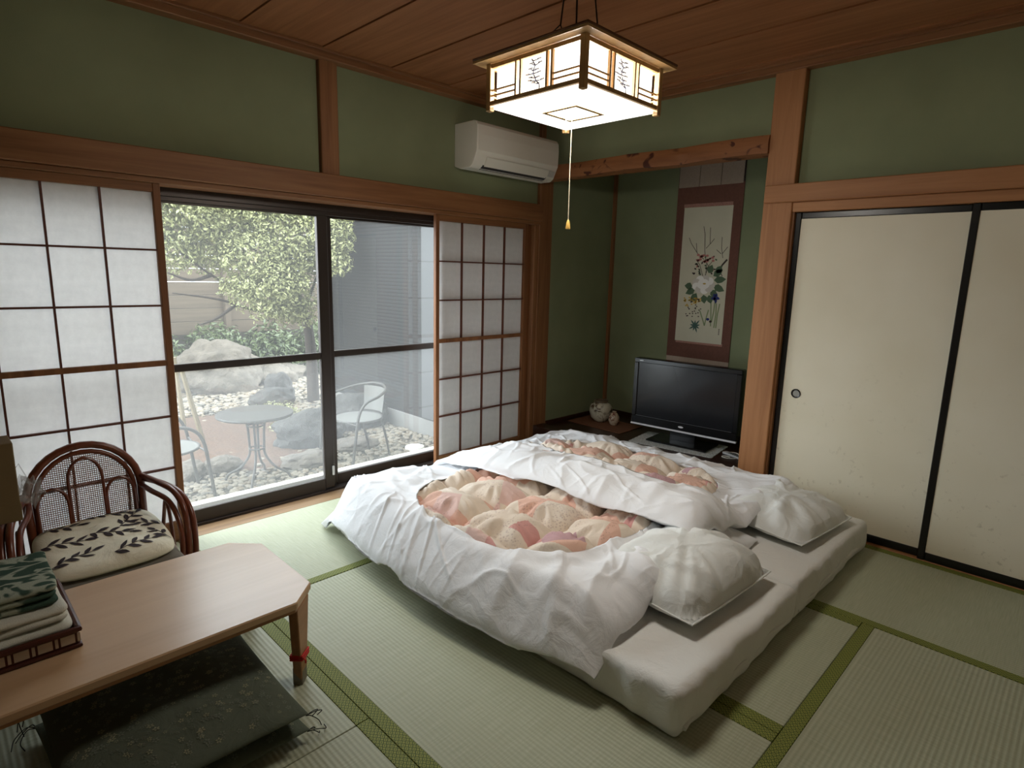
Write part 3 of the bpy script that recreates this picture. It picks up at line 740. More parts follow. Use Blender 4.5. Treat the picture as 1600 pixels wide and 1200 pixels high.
for i in range(8):
    qx, qz = px_ + rnd.uniform(-0.016, 0.009), pz_ + rnd.uniform(0.008, 0.016)
    stroke((px_, pz_), (qx, qz), 0.0012)
    for sgn in (-1, 1):
        bx_, bz_ = qx + sgn * rnd.uniform(0.012, 0.03), qz + rnd.uniform(-0.002, 0.008)
        if abs(bx_) < 0.042 and bz_ < 0.135:
            stroke((qx, qz), (bx_, bz_), 0.0008)
            for t_ in range(6): stroke((bx_ - 0.009 + t_ * 0.0036, bz_), (bx_ - 0.007 + t_ * 0.0028, bz_ + 0.005), 0.0007)
    px_, pz_ = qx, qz
pine = g.mesh('pine_print', ink, False)
for k in range(4):
    side = empty('lattice_side'); side.parent = lp; side.rotation_euler = (0, 0, k * PI / 2)
    link('rail', rail, side, (0, -H, 0.142)); link('rail', rail, side, (0, -H, 0.020))
    for xx in (-0.082, -0.060, 0.060, 0.082): link('slat', slat, side, (xx, -H, 0))
    for zz in (0.052, 0.070):
        link('rod', rod, side, (-H + 0.008, -H, zz)); link('rod', rod, side, (0.082, -H, zz))
    link('pine_print', pine, side, (0, -0.2085, 0))
g = G()
for (xa, ya, jx, jy) in ((-0.13, 0.13, -0.03, 0.05), (-0.05, -0.02, -0.03, 0.05), (0.06, -0.12, 0.06, -0.045), (0.13, 0.0, 0.06, -0.045)):
    g.tube([(xa, ya, 0.174), (jx, jy, 0.30)], 0.0022, 6)
for (jx, jy) in ((-0.03, 0.05), (0.06, -0.045)): g.tube([(jx, jy, 0.298), (jx * 0.5, jy * 0.5, 0.575)], 0.003, 6)
g.build('hanging_cord', black, lp)
G().tube([(0.0, 0.0, 0.174), (0.0, 0.004, 0.40), (0, 0, 0.577)], 0.0035, 8).build('power_cord', black, lp)
G().lathe([(0.05, 0), (0.045, -0.02), (0.03, -0.03)][::-1], 24, (0, 0, 0.577)).build('ceiling_rose', whiteplastic, lp)
ps = empty('pull_switch'); ps.parent = lp
G().tube([(0.012, 0.015, 0.006), (0.012, 0.015, -0.2), (0.012, 0.013, -0.370)], 0.0013, 6).build('string', plain('pull_string', srgb(214, 200, 170), 0.8), ps)
G().lathe([(0.009, -0.402), (0.0095, -0.398), (0.005, -0.374), (0.002, -0.368)], 14, (0.012, 0.013, 0)).build('knob', plain('amber_knob', srgb(206, 164, 84), 0.4), ps)
bx('switch_tab', -0.004, 0.010, 0.02, 0.032, -0.018, 0.006, whiteplastic, ps, 0.001)

# ================================================================ air conditioner
ac = thing('air_conditioner', 'white wall-mounted air conditioner above the garden window', 'air conditioner', (-0.44, 0.03, 2.055))
prof = [(0, 0.02), (-0.06, 0.0), (-0.155, 0.0), (-0.185, 0.018), (-0.212, 0.072), (-0.226, 0.10), (-0.230, 0.20), (-0.226, 0.255), (-0.21, 0.278), (-0.19, 0.285), (0, 0.285)]
G().prism(prof, 0, -0.395, 0.395).build('body', whiteplastic, ac, bev=0.004)
G().prism([(-0.2145, 0.076), (-0.2285, 0.102), (-0.2330, 0.20), (-0.229, 0.256), (-0.2255, 0.256), (-0.2285, 0.2), (-0.2245, 0.102), (-0.211, 0.078)], 0, -0.388, 0.388).build('front_panel', whiteplastic, ac, smooth=False)
G().prism([(-0.186, 0.016), (-0.2135, 0.070), (-0.2175, 0.068), (-0.190, 0.014)], 0, -0.30, 0.30).build('louvre', whiteplastic, ac, smooth=False)
G().prism([(-0.150, -0.0015), (-0.184, 0.0145), (-0.188, 0.0225), (-0.184, 0.0195), (-0.15, 0.003)], 0, -0.31, 0.31).build('air_slot', greyplastic, ac, smooth=False)
G().prism([(-0.196, 0.028), (-0.2125, 0.066), (-0.2165, 0.064), (-0.20, 0.026)], 0, 0.315, 0.375).build('indicator_window', plain('indicator_grey', srgb(190, 188, 180), 0.4), ac, smooth=False)
G().tube([(0.330, -0.165, -0.006), (0.330, -0.165, 0.004)], 0.012, 10).build('sensor', whiteplastic, ac)

# ================================================================ alcove: scroll, television, vases
sc_brown = plain('brown_brocade', srgb(112, 72, 58), 0.85, var=0.15, vs_=60)
sc_pale = plain('pale_mounting_silk', srgb(176, 156, 138), 0.85, var=0.10, vs_=90)
sc_paper = plain('painting_silk', srgb(206, 200, 176), 0.85, var=0.05, vs_=6)
sc_rose = plain('rose_brocade_strip', srgb(176, 128, 112), 0.85, var=0.3, vs_=120)
sr = thing('hanging_scroll', 'hanging scroll with painted peony, plum branch and iris in brown mounting', 'scroll', (0.948, -0.888, 0.45))
# local: x = out of the wall (negative is into the room), y along the wall, z up from 0.45
sr_w = 0.272
def sbox(name, y0, y1, z0, z1, d0, d1, m, p=sr): return bx(name, -d1, -d0, y0, y1, z0 - 0.45, z1 - 0.45, m, p, 0)
sbox('lower_silk', -sr_w, sr_w, 0.55, 0.748, 0.003, 0.005, sc_pale)
sbox('brown_mounting', -sr_w, sr_w, 0.745, 2.095, 0.003, 0.0055, sc_brown)
for i in range(3): sbox('top_strip', sr_w - 0.1775 * (i + 1) + (0.0 if i == 2 else -0.002), sr_w - 0.1775 * i - 0.006, 2.085, 2.26, 0.003, 0.0075, sc_pale)
sbox('top_silk', -sr_w, sr_w, 2.09, 2.38, 0.002, 0.003, plain('scroll_dark_gap', srgb(60, 46, 40), 0.9))  # dark brown sheet showing in the gaps between the pale top strips
o = G().tube([(-0.012, -0.3, 2.39 - 0.45), (-0.012, 0.3, 2.39 - 0.45)], 0.009, 10).build('hanging_rod', darkwood, sr)
o = G().tube([(-0.014, -0.30, 0.545 - 0.45), (-0.014, 0.30, 0.545 - 0.45)], 0.013, 12).build('roller', darkwood, sr)
sbox('rose_strip', -0.196, 0.208, 1.925, 1.957, 0.0055, 0.0062, sc_rose)
sbox('rose_strip', -0.208, 0.196, 0.862, 0.885, 0.0055, 0.0062, sc_rose)
pn = sbox('painting', -0.200, 0.203, 0.878, 1.930, 0.0055, 0.0066, sc_paper)
# brushwork, flat on the silk: (u: 0 left .. 1 right, v: 0 bottom .. 1 top)
PC = [plain(k, srgb(*c), 0.85) for k, c in (('ink_branch', (66, 52, 48)), ('plum_pink', (186, 120, 112)), ('peony_white', (238, 234, 226)), ('leaf_green', (84, 104, 78)),
      ('iris_blue', (46, 56, 118)), ('aster_yellow', (196, 158, 62)), ('pale_green', (128, 142, 100)), ('peony_shade', (206, 198, 186)), ('fern_teal', (70, 98, 90)))]
def UV(u, v, lay): return (-0.0068 - 0.0002 * lay, 0.203 - u * 0.403, 0.878 - 0.45 + v * 1.052)
g = G()
AS = 0.403 / 1.052
def petal(u, v, ang, ln, wd, mi, lay):
    pts = [(0, 0), (0.3, 0.5), (0.65, 0.42), (1, 0), (0.65, -0.42), (0.3, -0.5)]
    vs_ = []
    for a, b in pts:
        x_, y_ = a * ln, b * wd; dx = x_ * math.cos(ang) - y_ * math.sin(ang); dy = x_ * math.sin(ang) + y_ * math.cos(ang)
        vs_.append(UV(u + dx / 0.403, v + dy / 1.052, lay))
    g.add(vs_, [(0, 1, 2, 3, 4, 5)], mi)
def disc(u, v, ru, rv, mi, lay, k=14, wob=0.0):
    vs_ = []
    for i in range(k):
        a = 2 * PI * i / k; q = 1 + wob * math.sin(a * 5 + u * 40); vs_.append(UV(u + ru * q * math.cos(a) / 0.403, v + rv * q * math.sin(a) / 1.052, lay))
    g.add(vs_, [tuple(range(k))], mi)
def line(pts, w, mi, lay):
    for (a, b), (c, d) in zip(pts, pts[1:]):
        dx, dy = (c - a) * 0.403, (d - b) * 1.052; l_ = math.hypot(dx, dy) or 1; nx_, ny_ = -dy / l_ * w, dx / l_ * w
        g.add([UV(a - nx_ / 0.403, b - ny_ / 1.052, lay), UV(c - nx_ / 0.403, d - ny_ / 1.052, lay), UV(c + nx_ / 0.403, d + ny_ / 1.052, lay), UV(a + nx_ / 0.403, b + ny_ / 1.052, lay)], [(0, 1, 2, 3)], mi)
line([(0.97, 0.62), (0.88, 0.58), (0.82, 0.53), (0.76, 0.50)], 0.007, 0, 1); line([(0.84, 0.54), (0.90, 0.50)], 0.003, 0, 1)
for br in ([(0.55, 0.60), (0.50, 0.68), (0.48, 0.80), (0.44, 0.86)], [(0.52, 0.70), (0.62, 0.74), (0.68, 0.77)], [(0.60, 0.73), (0.58, 0.85)], [(0.50, 0.62), (0.36, 0.66), (0.20, 0.74), (0.15, 0.78)],
           [(0.88, 0.63), (0.84, 0.70), (0.83, 0.78)], [(0.84, 0.66), (0.74, 0.69)], [(0.86, 0.66), (0.96, 0.71)], [(0.34, 0.67), (0.31, 0.74)], [(0.62, 0.56), (0.52, 0.62)], [(0.5, 0.5), (0.42, 0.58), (0.33, 0.62)], [(0.55, 0.5), (0.6, 0.57), (0.7, 0.62)], [(0.56, 0.5), (0.56, 0.6)]): line(br, 0.0022, 0, 1)
rnd = random.Random(11)
for i in range(30): petal(rnd.uniform(0.3, 0.78), rnd.uniform(0.49, 0.65), rnd.uniform(0, 6.28), 0.024, 0.013, rnd.choice([0, 0, 1, 3]), 2)
for i in range(16): disc(rnd.uniform(0.36, 0.72), rnd.uniform(0.60, 0.655), 0.013, 0.010, 1, 3, 8)
for (u, v, a, l_) in ((0.72, 0.50, 0.6, 0.09), (0.74, 0.47, 0.1, 0.10), (0.74, 0.43, -0.4, 0.10), (0.70, 0.40, -0.9, 0.08), (0.36, 0.40, 3.6, 0.09), (0.40, 0.37, 4.2, 0.09), (0.30, 0.42, 3.1, 0.07), (0.55, 0.36, 4.9, 0.07), (0.62, 0.52, 1.2, 0.07), (0.78, 0.52, 1.0, 0.07), (0.66, 0.36, -1.2, 0.07)):
    petal(u, v, a, l_, 0.055, 3, 4)
for i in range(9):
    a = 2 * PI * i / 9; disc(0.53 + 0.16 * math.cos(a), 0.435 + 0.042 * math.sin(a), 0.034, 0.030, 2 if i % 2 else 7, 5 + 0.2 * i)
disc(0.53, 0.437, 0.052, 0.042, 2, 8, 14, 0.08); disc(0.55, 0.442, 0.014, 0.006, 5, 9, 8)
for (a, l_) in ((1.2, 0.035), (2.1, 0.035), (-0.3, 0.04), (3.5, 0.04), (-1.4, 0.05), (4.2, 0.03)): petal(0.80, 0.345, a, l_, 0.024, 4, 6)
for (p) in ([(0.80, 0.32), (0.79, 0.24), (0.76, 0.16)], [(0.83, 0.30), (0.84, 0.22), (0.82, 0.12)], [(0.72, 0.30), (0.74, 0.2), (0.75, 0.13)], [(0.90, 0.30), (0.87, 0.22), (0.86, 0.12)], [(0.5, 0.24), (0.58, 0.17), (0.62, 0.13)], [(0.68, 0.25), (0.64, 0.18), (0.62, 0.13)]): line(p, 0.0045, 6, 3)
for i in range(34): disc(rnd.uniform(0.14, 0.50) + 0.0, rnd.uniform(0.27, 0.335), 0.008, 0.006, 5, 5, 7)
for i in range(26): disc(rnd.uniform(0.20, 0.52), rnd.uniform(0.19, 0.33), 0.007, 0.005, 0, 6, 6)
for i in range(9): petal(0.42, 0.125, 2 * PI * i / 9 + 0.2, 0.06 if i % 2 else 0.045, 0.014, 8, 4)
disc(0.68, 0.18, 0.014, 0.011, 4, 5, 8); disc(0.74, 0.165, 0.012, 0.010, 0, 5, 8)
for i in range(4): line([(0.93, 0.115 - i * 0.012), (0.93, 0.107 - i * 0.012)], 0.004, 0, 3)
g.build('brushwork', PC, pn, smooth=False)

# television
tv = thing('television', 'black flat-screen television standing in the alcove', 'television', (0.49, -1.055, 0.158), math.radians(5))
TW, Z0, Z1 = 0.415, 0.088, 0.612       # half width, lower edge, upper edge
bx('housing', -0.012, 0.055, -TW, TW, Z0 + 0.012, Z1, blacktv, tv, 0.008)
bx('rear_bulge', 0.05, 0.10, -TW * 0.7, TW * 0.7, Z0 + 0.06, Z1 - 0.08, blacktv, tv, 0.02)
bz = empty('bezel'); bz.parent = tv
bx('bezel_top', -0.026, -0.010, -TW, TW, Z1 - 0.034, Z1, blacktv, bz, 0.004); bx('bezel_side', -0.026, -0.010, -TW, -TW + 0.036, Z0 + 0.07, Z1 - 0.034, blacktv, bz, 0.004)
bx('bezel_side', -0.026, -0.010, TW - 0.036, TW, Z0 + 0.07, Z1 - 0.034, blacktv, bz, 0.004); bx('bezel_bottom', -0.028, -0.010, -TW, TW, Z0 + 0.012, Z0 + 0.072, blacktv, bz, 0.004)
bx('screen', -0.018, -0.011, -TW + 0.036, TW - 0.036, Z0 + 0.072, Z1 - 0.034, screen_m, tv, 0)
bx('thin_line', -0.030, -0.027, -TW + 0.04, TW - 0.04, Z0 + 0.0735, Z0 + 0.076, plain('grey_line', srgb(90, 90, 92), 0.4), bz, 0)
bx('silver_strip', -0.030, -0.006, -TW, TW, Z0, Z0 + 0.014, silver, tv, 0.002)
e_ = G().lathe([(0.0, 0), (0.016, 0.0), (0.015, 0.002)], 20).build('emblem', silver, tv); e_.location = (-0.0285, 0.0, Z0 + 0.043)
e_.rotation_euler = (0, -PI / 2, 0); e_.scale = (0.45, 1.3, 1)
bx('corner_mark', -0.0275, -0.0262, TW - 0.075, TW - 0.045, Z1 - 0.020, Z1 - 0.015, silver, bz, 0)
bx('neck', 0.01, 0.05, -0.10, 0.10, 0.010, Z0 + 0.03, blacktv, tv, 0.006)
bx('foot', -0.115, 0.14, -0.235, 0.235, 0.0, 0.014, blacktv, tv, 0.005)
lace_m = plain('white_lace', srgb(216, 218, 214), 0.9, c2=srgb(172, 174, 170), vs_=90)
g = G(); pts = []
for i in range(120):
    q = i / 120 * 4; sd = int(q); f = -1 + 2 * (q - sd); u, v = [(f, -1), (1, f), (-f, 1), (-1, -f)][sd]
    s = 1 + 0.018 * abs(math.sin(q * PI * 7)); pts.append((u * 0.185 * s, v * 0.315 * s))
o = g.prism(pts, 2, 0, 0.004).build('lace_cloth', lace_m, smooth=False); o.location = (0.48, -1.035, 0.1505); o.rotation_euler = (0, 0, math.radians(8))
tag(o, 'white lace cloth under the television', 'cloth')
rm = thing('remote_control', 'pale remote control lying beside the alcove post', 'remote', (0.50, -1.46, 0.1505), math.radians(70))
bx('case', -0.085, 0.085, -0.022, 0.022, 0, 0.016, plain('pale_grey_plastic', srgb(190, 190, 190), 0.4), rm, 0.004)
bm_ = G().box(-0.004, 0.004, -0.004, 0.004, 0.016, 0.0185).mesh('button', greyplastic, False)
for i in range(6):
    for j in (-1, 0, 1): link('button', bm_, rm, (-0.06 + i * 0.018, j * 0.012, 0))
cb = G(); pts = [(0.40 + 0.05 * math.cos(t * 0.5) + 0.01 * t, -1.46 + 0.05 * math.sin(t * 0.5), 0.156) for t in range(22)]
tag(cb.tube(pts, 0.0032, 6).build('cable', whiteplastic), 'thin white cable coiled beside the alcove post', 'cable')

# vases on a woven mat
vm_ = plain('woven_mat', srgb(128, 84, 58), 0.8, var=0.25, vs_=160, bmp=0.3, bs=300)
o = tag(bx('place_mat', -0.165, 0.165, -0.27, 0.27, 0, 0.006, vm_, None, 0.002), 'brown woven mat under the two vases in the alcove', 'mat'); o.location = (0.545, -0.31, 0.1503)
def vase_mat(name, c, dark, sc):
    m, nt, b = newmat(name); vec = coords(nt)
    n1 = noise_tex(nt, vec, sc, 5, 0.7, 1.5); n2 = noise_tex(nt, vec, sc * 0.35, 2)
    patt = math_n(nt, 'MULTIPLY', ramp(nt, n1, [(0.46, (0, 0, 0, 1)), (0.53, (1, 1, 1, 1))]), ramp(nt, n2, [(0.40, (0, 0, 0, 1)), (0.48, (1, 1, 1, 1))]))
    L(nt, mixc(nt, patt, c, dark), b.inputs['Base Color']); b.inputs['Roughness'].default_value = 0.25
    return m
VM1 = vase_mat('painted_porcelain', srgb(204, 198, 176), srgb(92, 70, 50), 15); VM2 = vase_mat('rust_painted_porcelain', srgb(196, 178, 154), srgb(110, 52, 36), 30)
v1 = thing('vase', 'round cream porcelain vase with brown landscape painting', 'vase', (0.585, -0.235, 0.1563))
G().lathe([(0.045, 0.0), (0.060, 0.008), (0.085, 0.04), (0.098, 0.085), (0.095, 0.125), (0.078, 0.155), (0.056, 0.168)], 40).build('body', VM1, v1)
G().lathe([(0.056, 0.168), (0.060, 0.172), (0.058, 0.186), (0.050, 0.188), (0.048, 0.172)], 36).build('rim', plain('brown_glazed_rim', srgb(110, 92, 70), 0.3), v1)
v2 = thing('vase', 'small egg-shaped vase with rust flowers beside the round vase', 'vase', (0.555, -0.395, 0.1563))
G().lathe([(0.020, 0.0), (0.034, 0.012), (0.046, 0.045), (0.042, 0.078), (0.028, 0.102), (0.016, 0.112)], 32).build('body', VM2, v2)
G().lathe([(0.016, 0.112), (0.019, 0.117), (0.015, 0.121)], 24).build('rim', VM2, v2)

# ================================================================ low table
tabw = wood('worn_table_veneer', srgb(206, 172, 136), srgb(192, 156, 120), 0, rough=0.30, k=0.5, spec=0.5)
tabe = wood('table_edge_wood', srgb(176, 130, 90), srgb(150, 106, 70), 0, rough=0.45)
tb = thing('low_table', 'low wooden folding table with cut-off corners, in front of the rattan chair', 'table', (-3.0975, -1.19, 0))
TX, TY, CH = 0.4675, 0.292, 0.092
oct_ = [(-TX + CH, -TY), (TX - CH, -TY), (TX, -TY + CH), (TX, TY - CH), (TX - CH, TY), (-TX + CH, TY), (-TX, TY - CH), (-TX, -TY + CH)]
G().prism(oct_, 2, 0.306, 0.332).build('tabletop', tabw, tb, bev=0.004)
G().prism([(a * 0.985, b * 0.985) for a, b in oct_], 2, 0.296, 0.307).build('underside', tabe, tb, smooth=False)
lg = G(); 
top = [(-0.055, 0), (0.055, 0), (0.045, -0.035), (-0.045, -0.035)]; bot = [(-0.021, -0.006), (0.021, -0.006), (0.018, -0.036), (-0.018, -0.036)]
lg.add([(x, y, 0) for x, y in bot] + [(x, y, 0.296) for x, y in top], [(3, 2, 1, 0), (4, 5, 6, 7), (0, 1, 5, 4), (1, 2, 6, 5), (2, 3, 7, 6), (3, 0, 4, 7)])
lgm = lg.mesh('leg', tabe, bev=0.003)
caps = G().box(-0.0225, 0.0225, -0.0375, -0.005, 0.0, 0.062).mesh('leg_cap', plain('grey_leg_cap', srgb(120, 112, 98), 0.6), bev=0.002)
legs = []
for (sx, sy, a) in ((1, -1, -3 * PI / 4), (1, 1, -PI / 4), (-1, 1, PI / 4), (-1, -1, 3 * PI / 4)):
    o = link('leg', lgm, tb, (sx * (TX - CH / 2 - 0.004), sy * (TY - CH / 2 - 0.004), 0), (0, 0, a)); link('leg_cap', caps, o)
    bx('corner_block', -0.02, 0.02, -0.06, -0.036, 0.262, 0.296, tabe, o, 0.002); legs.append(o)
redm = plain('red_string', srgb(196, 40, 34), 0.7)
g = G()
for k, dz in enumerate((0.0, 0.008, 0.015)):
    w = 0.0315 + 0.0005 * k; pts = [(-w, 0.000, dz), (w, 0.000, dz + 0.01), (w - 0.004, -0.041, dz + 0.006), (-w + 0.004, -0.041, dz - 0.002)]
    P_ = []
    for (a, b) in zip(pts, pts[1:] + pts[:1]):
        for t in range(4): P_.append(tuple(a[i] + (b[i] - a[i]) * t / 4 for i in range(3)))
    g.tube(P_, 0.0034, 6, closed=True)
g.tube([(0.03, 0.0, 0.012), (0.036, 0.008, 0.022), (0.033, 0.012, 0.012), (0.028, 0.010, 0.0)], 0.003, 6)
o = tag(g.build('red_cord', redm), 'red cord tied around the leg of the low table', 'cord'); o.parent = None
o.location = (-3.0975 + (TX - CH / 2 - 0.004), -1.19 - (TY - CH / 2 - 0.004), 0.090); o.rotation_euler = (0, 0, -3 * PI / 4)

# ================================================================ padded cushions with prints
def pad(a, b, t, pw, seed, amp, sag=0.0, bfac=0.9, corner=0.03):
    def Hh(x, y):
        u, v = max(-1, min(1, x / a)), max(-1, min(1, y / b))
        w = max(0.0, 1 - abs(u) ** pw) ** 0.5 * max(0.0, 1 - abs(v) ** pw) ** 0.5
        return t * w + amp * w * (nz(x * 8 + seed, y * 8, seed) + 0.5 * nz(x * 19 + seed, y * 19, 3)) - sag * math.exp(-(u * u + v * v) * 2.2)
    g = G(); N = 44
    for s in (1, -1):
        vs_ = []
        for i in range(N + 1):
            for j in range(N + 1):
                u, v = math.sin((-1 + 2 * i / N) * PI / 2), math.sin((-1 + 2 * j / N) * PI / 2); k = 1 + corner * (abs(u * v)) ** 3
                x, y = u * a, v * b
                vs_.append((x * k, y * k, t * bfac + (Hh(x, y) if s > 0 else -bfac * t * max(0.0, 1 - abs(u) ** pw) ** 0.5 * max(0.0, 1 - abs(v) ** pw) ** 0.5)))
        fs = []
        for i in range(N):
            for j in range(N):
                q = (i * (N + 1) + j, (i + 1) * (N + 1) + j, (i + 1) * (N + 1) + j + 1, i * (N + 1) + j + 1); fs.append(q if s > 0 else q[::-1])
        g.add(vs_, fs)
    return g, (lambda x, y: t * bfac + Hh(x, y))
def shape_on(g, H, pts, mi=0, off=0.0016):
    """a flat printed polygon laid on a cushion: fan around its centre"""
    cx = sum(p[0] for p in pts) / len(pts); cy = sum(p[1] for p in pts) / len(pts)
    vs_ = [(cx, cy, H(cx, cy) + off)] + [(x, y, H(x, y) + off) for x, y in pts]; k = len(pts)
    g.add(vs_, [(0, 1 + i, 1 + (i + 1) % k) for i in range(k)], mi)
def leaf_pts(x, y, a, ln, wd):
    out = []
    for (s, w) in ((0, 0), (0.2, 0.55), (0.45, 0.95), (0.7, 0.75), (0.9, 0.3), (1, 0), (0.9, -0.3), (0.7, -0.75), (0.45, -0.95), (0.2, -0.55)):
        px, py = s * ln, w * wd / 2; out.append((x + px * math.cos(a) - py * math.sin(a), y + px * math.sin(a) + py * math.cos(a)))
    return out

# ---- rattan chair
cane = wood('rattan_cane', srgb(128, 66, 40), srgb(92, 44, 26), 2, rough=0.3, spec=0.6)
weave_m = plain('woven_rattan', srgb(150, 108, 90), 0.6, var=0.25, vs_=60)
CHX, CHY = -3.055, -0.44
ch = thing('rattan_chair', 'low rattan armchair with arched woven back behind the low table', 'chair', (CHX, CHY, 0))
def arc(pts, n_=8):
    """Catmull-Rom through points"""
    P_ = [Vector(p) for p in pts]; P_ = [P_[0] * 2 - P_[1]] + P_ + [P_[-1] * 2 - P_[-2]]; out = []
    for i in range(1, len(P_) - 2):
        for k in range(n_):
            t = k / n_; a, b, c, d = P_[i - 1], P_[i], P_[i + 1], P_[i + 2]
            out.append(0.5 * ((2 * b) + (c - a) * t + (2 * a - 5 * b + 4 * c - d) * t * t + (3 * b - a - 3 * c + d) * t ** 3))
    out.append(P_[-2]); return out
AW, AH, AZ = 0.200, 0.215, 0.425        # half width, arch radius, springing height
def by(z): return 0.165 + 0.16 * (z - 0.2)      # the back leans away
def arch(w, zs, top, r, name, parent, dy=0.0, z0=0.03, nn_=16):
    pts = [(-w * 0.93, by(z0) + dy, z0), (-w * 0.97, by((z0 + zs) / 2) + dy, (z0 + zs) / 2)]
    for i in range(nn_ + 1):
        a = PI - PI * i / nn_; z = zs + (top - zs) * math.sin(a); pts.append((w * math.cos(a), by(z) + dy, z))
    pts += [(w * 0.97, by((z0 + zs) / 2) + dy, (z0 + zs) / 2), (w * 0.93, by(z0) + dy, z0)]
    return G().tube(pts, r, 10).build(name, cane, parent)
arch(AW, AZ, 0.632, 0.0155, 'outer_hoop', ch); arch(AW - 0.026, AZ - 0.004, 0.604, 0.010, 'inner_hoop', ch)
for (xc, w, zs, tp) in ((-0.118, 0.052, 0.40, 0.475), (0.0, 0.060, 0.49, 0.580), (0.118, 0.052, 0.40, 0.475)):
    pts = [(xc - w, by(0.2) - 0.012, 0.2), (xc - w, by(zs) - 0.012, zs)]
    for i in range(1, 13):
        a = PI - PI * i / 12; z = zs + (tp - zs) * math.sin(a); pts.append((xc + w * math.cos(a), by(z) - 0.012, z))
    pts += [(xc + w, by(0.2) - 0.012, 0.2)]
    G().tube(pts, 0.0065, 8).build('small_arch', cane, ch)
# woven back panel: fine strands
g = G(); st = 0.0075
k = int(AW / st)
for i in range(-k + 3, k - 2):
    x_ = i * st; tz = AZ - 0.004 + 0.176 * math.sqrt(max(0, 1 - (x_ / (AW - 0.028)) ** 2))
    g.tube([(x_, by(0.2) + 0.006 + 0.002 * (-1) ** i, 0.2), (x_, by(tz) + 0.006, tz)], 0.0013, 4)
z = 0.2
while z < 0.6:
    hw = (AW - 0.03) if z < AZ else (AW - 0.028) * math.sqrt(max(0, 1 - ((z - AZ) / 0.176) ** 2))
    if hw > 0.01: g.tube([(-hw, by(z) + 0.006, z), (hw, by(z) + 0.006, z)], 0.0019, 4)
    z += 0.0085
tag(g.build('woven_back', weave_m, ch), 'fine woven rattan strands', kind='stuff')
# arms: three parallel canes each side, sweeping forward and down
for s in (-1, 1):
    for q, (off, dz, r_) in enumerate(((0.0, 0.0, 0.0125), (0.026, -0.016, 0.0125), (-0.024, -0.036, 0.011))):
        pts = arc([(s * (AW + 0.002 + 0.3 * off), by(0.47) - 0.005, 0.462 + dz), (s * (AW + 0.035 + off), 0.09, 0.455 + dz), (s * (AW + 0.072 + off), -0.02, 0.43 + dz), (s * (AW + 0.085 + off), -0.10, 0.36 + dz), (s * (AW + 0.082 + off), -0.135, 0.22), (s * (AW + 0.07 + off), -0.13, 0.012)])
        G().tube(pts, r_, 10).build('arm_cane', cane, ch)
    pts = arc([(s * (AW + 0.03), 0.11, 0.06), (s * (AW + 0.045), 0.06, 0.30), (s * (AW + 0.05), 0.03, 0.385), (s * (AW + 0.055), 0.0, 0.30), (s * (AW + 0.06), -0.02, 0.06)])
    G().tube(pts, 0.008, 8).build('arm_loop', cane, ch)
ring = [((AW + 0.035) * math.copysign(abs(math.cos(a)) ** 0.6, math.cos(a)), -0.02 + 0.215 * math.copysign(abs(math.sin(a)) ** 0.6, math.sin(a)), 0.205) for a in [2 * PI * i / 48 for i in range(48)]]
G().tube(ring, 0.015, 10, closed=True).build('seat_rim', cane, ch)
G().prism([(p[0] * 0.97, -0.02 + (p[1] + 0.02) * 0.97) for p in ring], 2, 0.196, 0.210).build('seat_panel', weave_m, ch, smooth=False)
for (sx, yy) in ((-1, -0.17), (1, -0.17)): G().tube([(sx * (AW - 0.01), yy, 0.2), (sx * (AW + 0.01), yy - 0.01, 0.0)], 0.014, 10).build('front_leg', cane, ch)
ringb = [(p[0] * 0.98, p[1], 0.035) for p in ring]
G().tube(ringb, 0.012, 8, closed=True).build('floor_ring', cane, ch)
greyc = cloth('grey_felt', srgb(128, 122, 112), 8, 0.2)
g, H1 = pad(0.215, 0.215, 0.021, 8, 1.0, 0.002)
o = tag(g.build('flat_cushion', greyc, angle=180), 'thin grey cushion under the leaf-print cushion on the chair', 'cushion'); o.location = (CHX + 0.012, CHY - 0.035, 0.212)
creamc = cloth('cream_print_cotton', srgb(240, 232, 208), 7, 0.3)
leafm = plain('dark_leaf_print', srgb(52, 40, 44), 0.85)
sc_ = thing('seat_cushion', 'cream seat cushion with dark leaf print on the rattan chair', 'cushion', (CHX + 0.005, CHY - 0.03, 0.246))
sc_.rotation_euler = (0.08, 0, 0)
g, H2 = pad(0.220, 0.228, 0.050, 3.0, 4.4, 0.016, 0.014, 0.75, -0.13)
cu = g.build('cushion_cover', creamc, sc_, angle=180)
g = G(); rnd = random.Random(3)
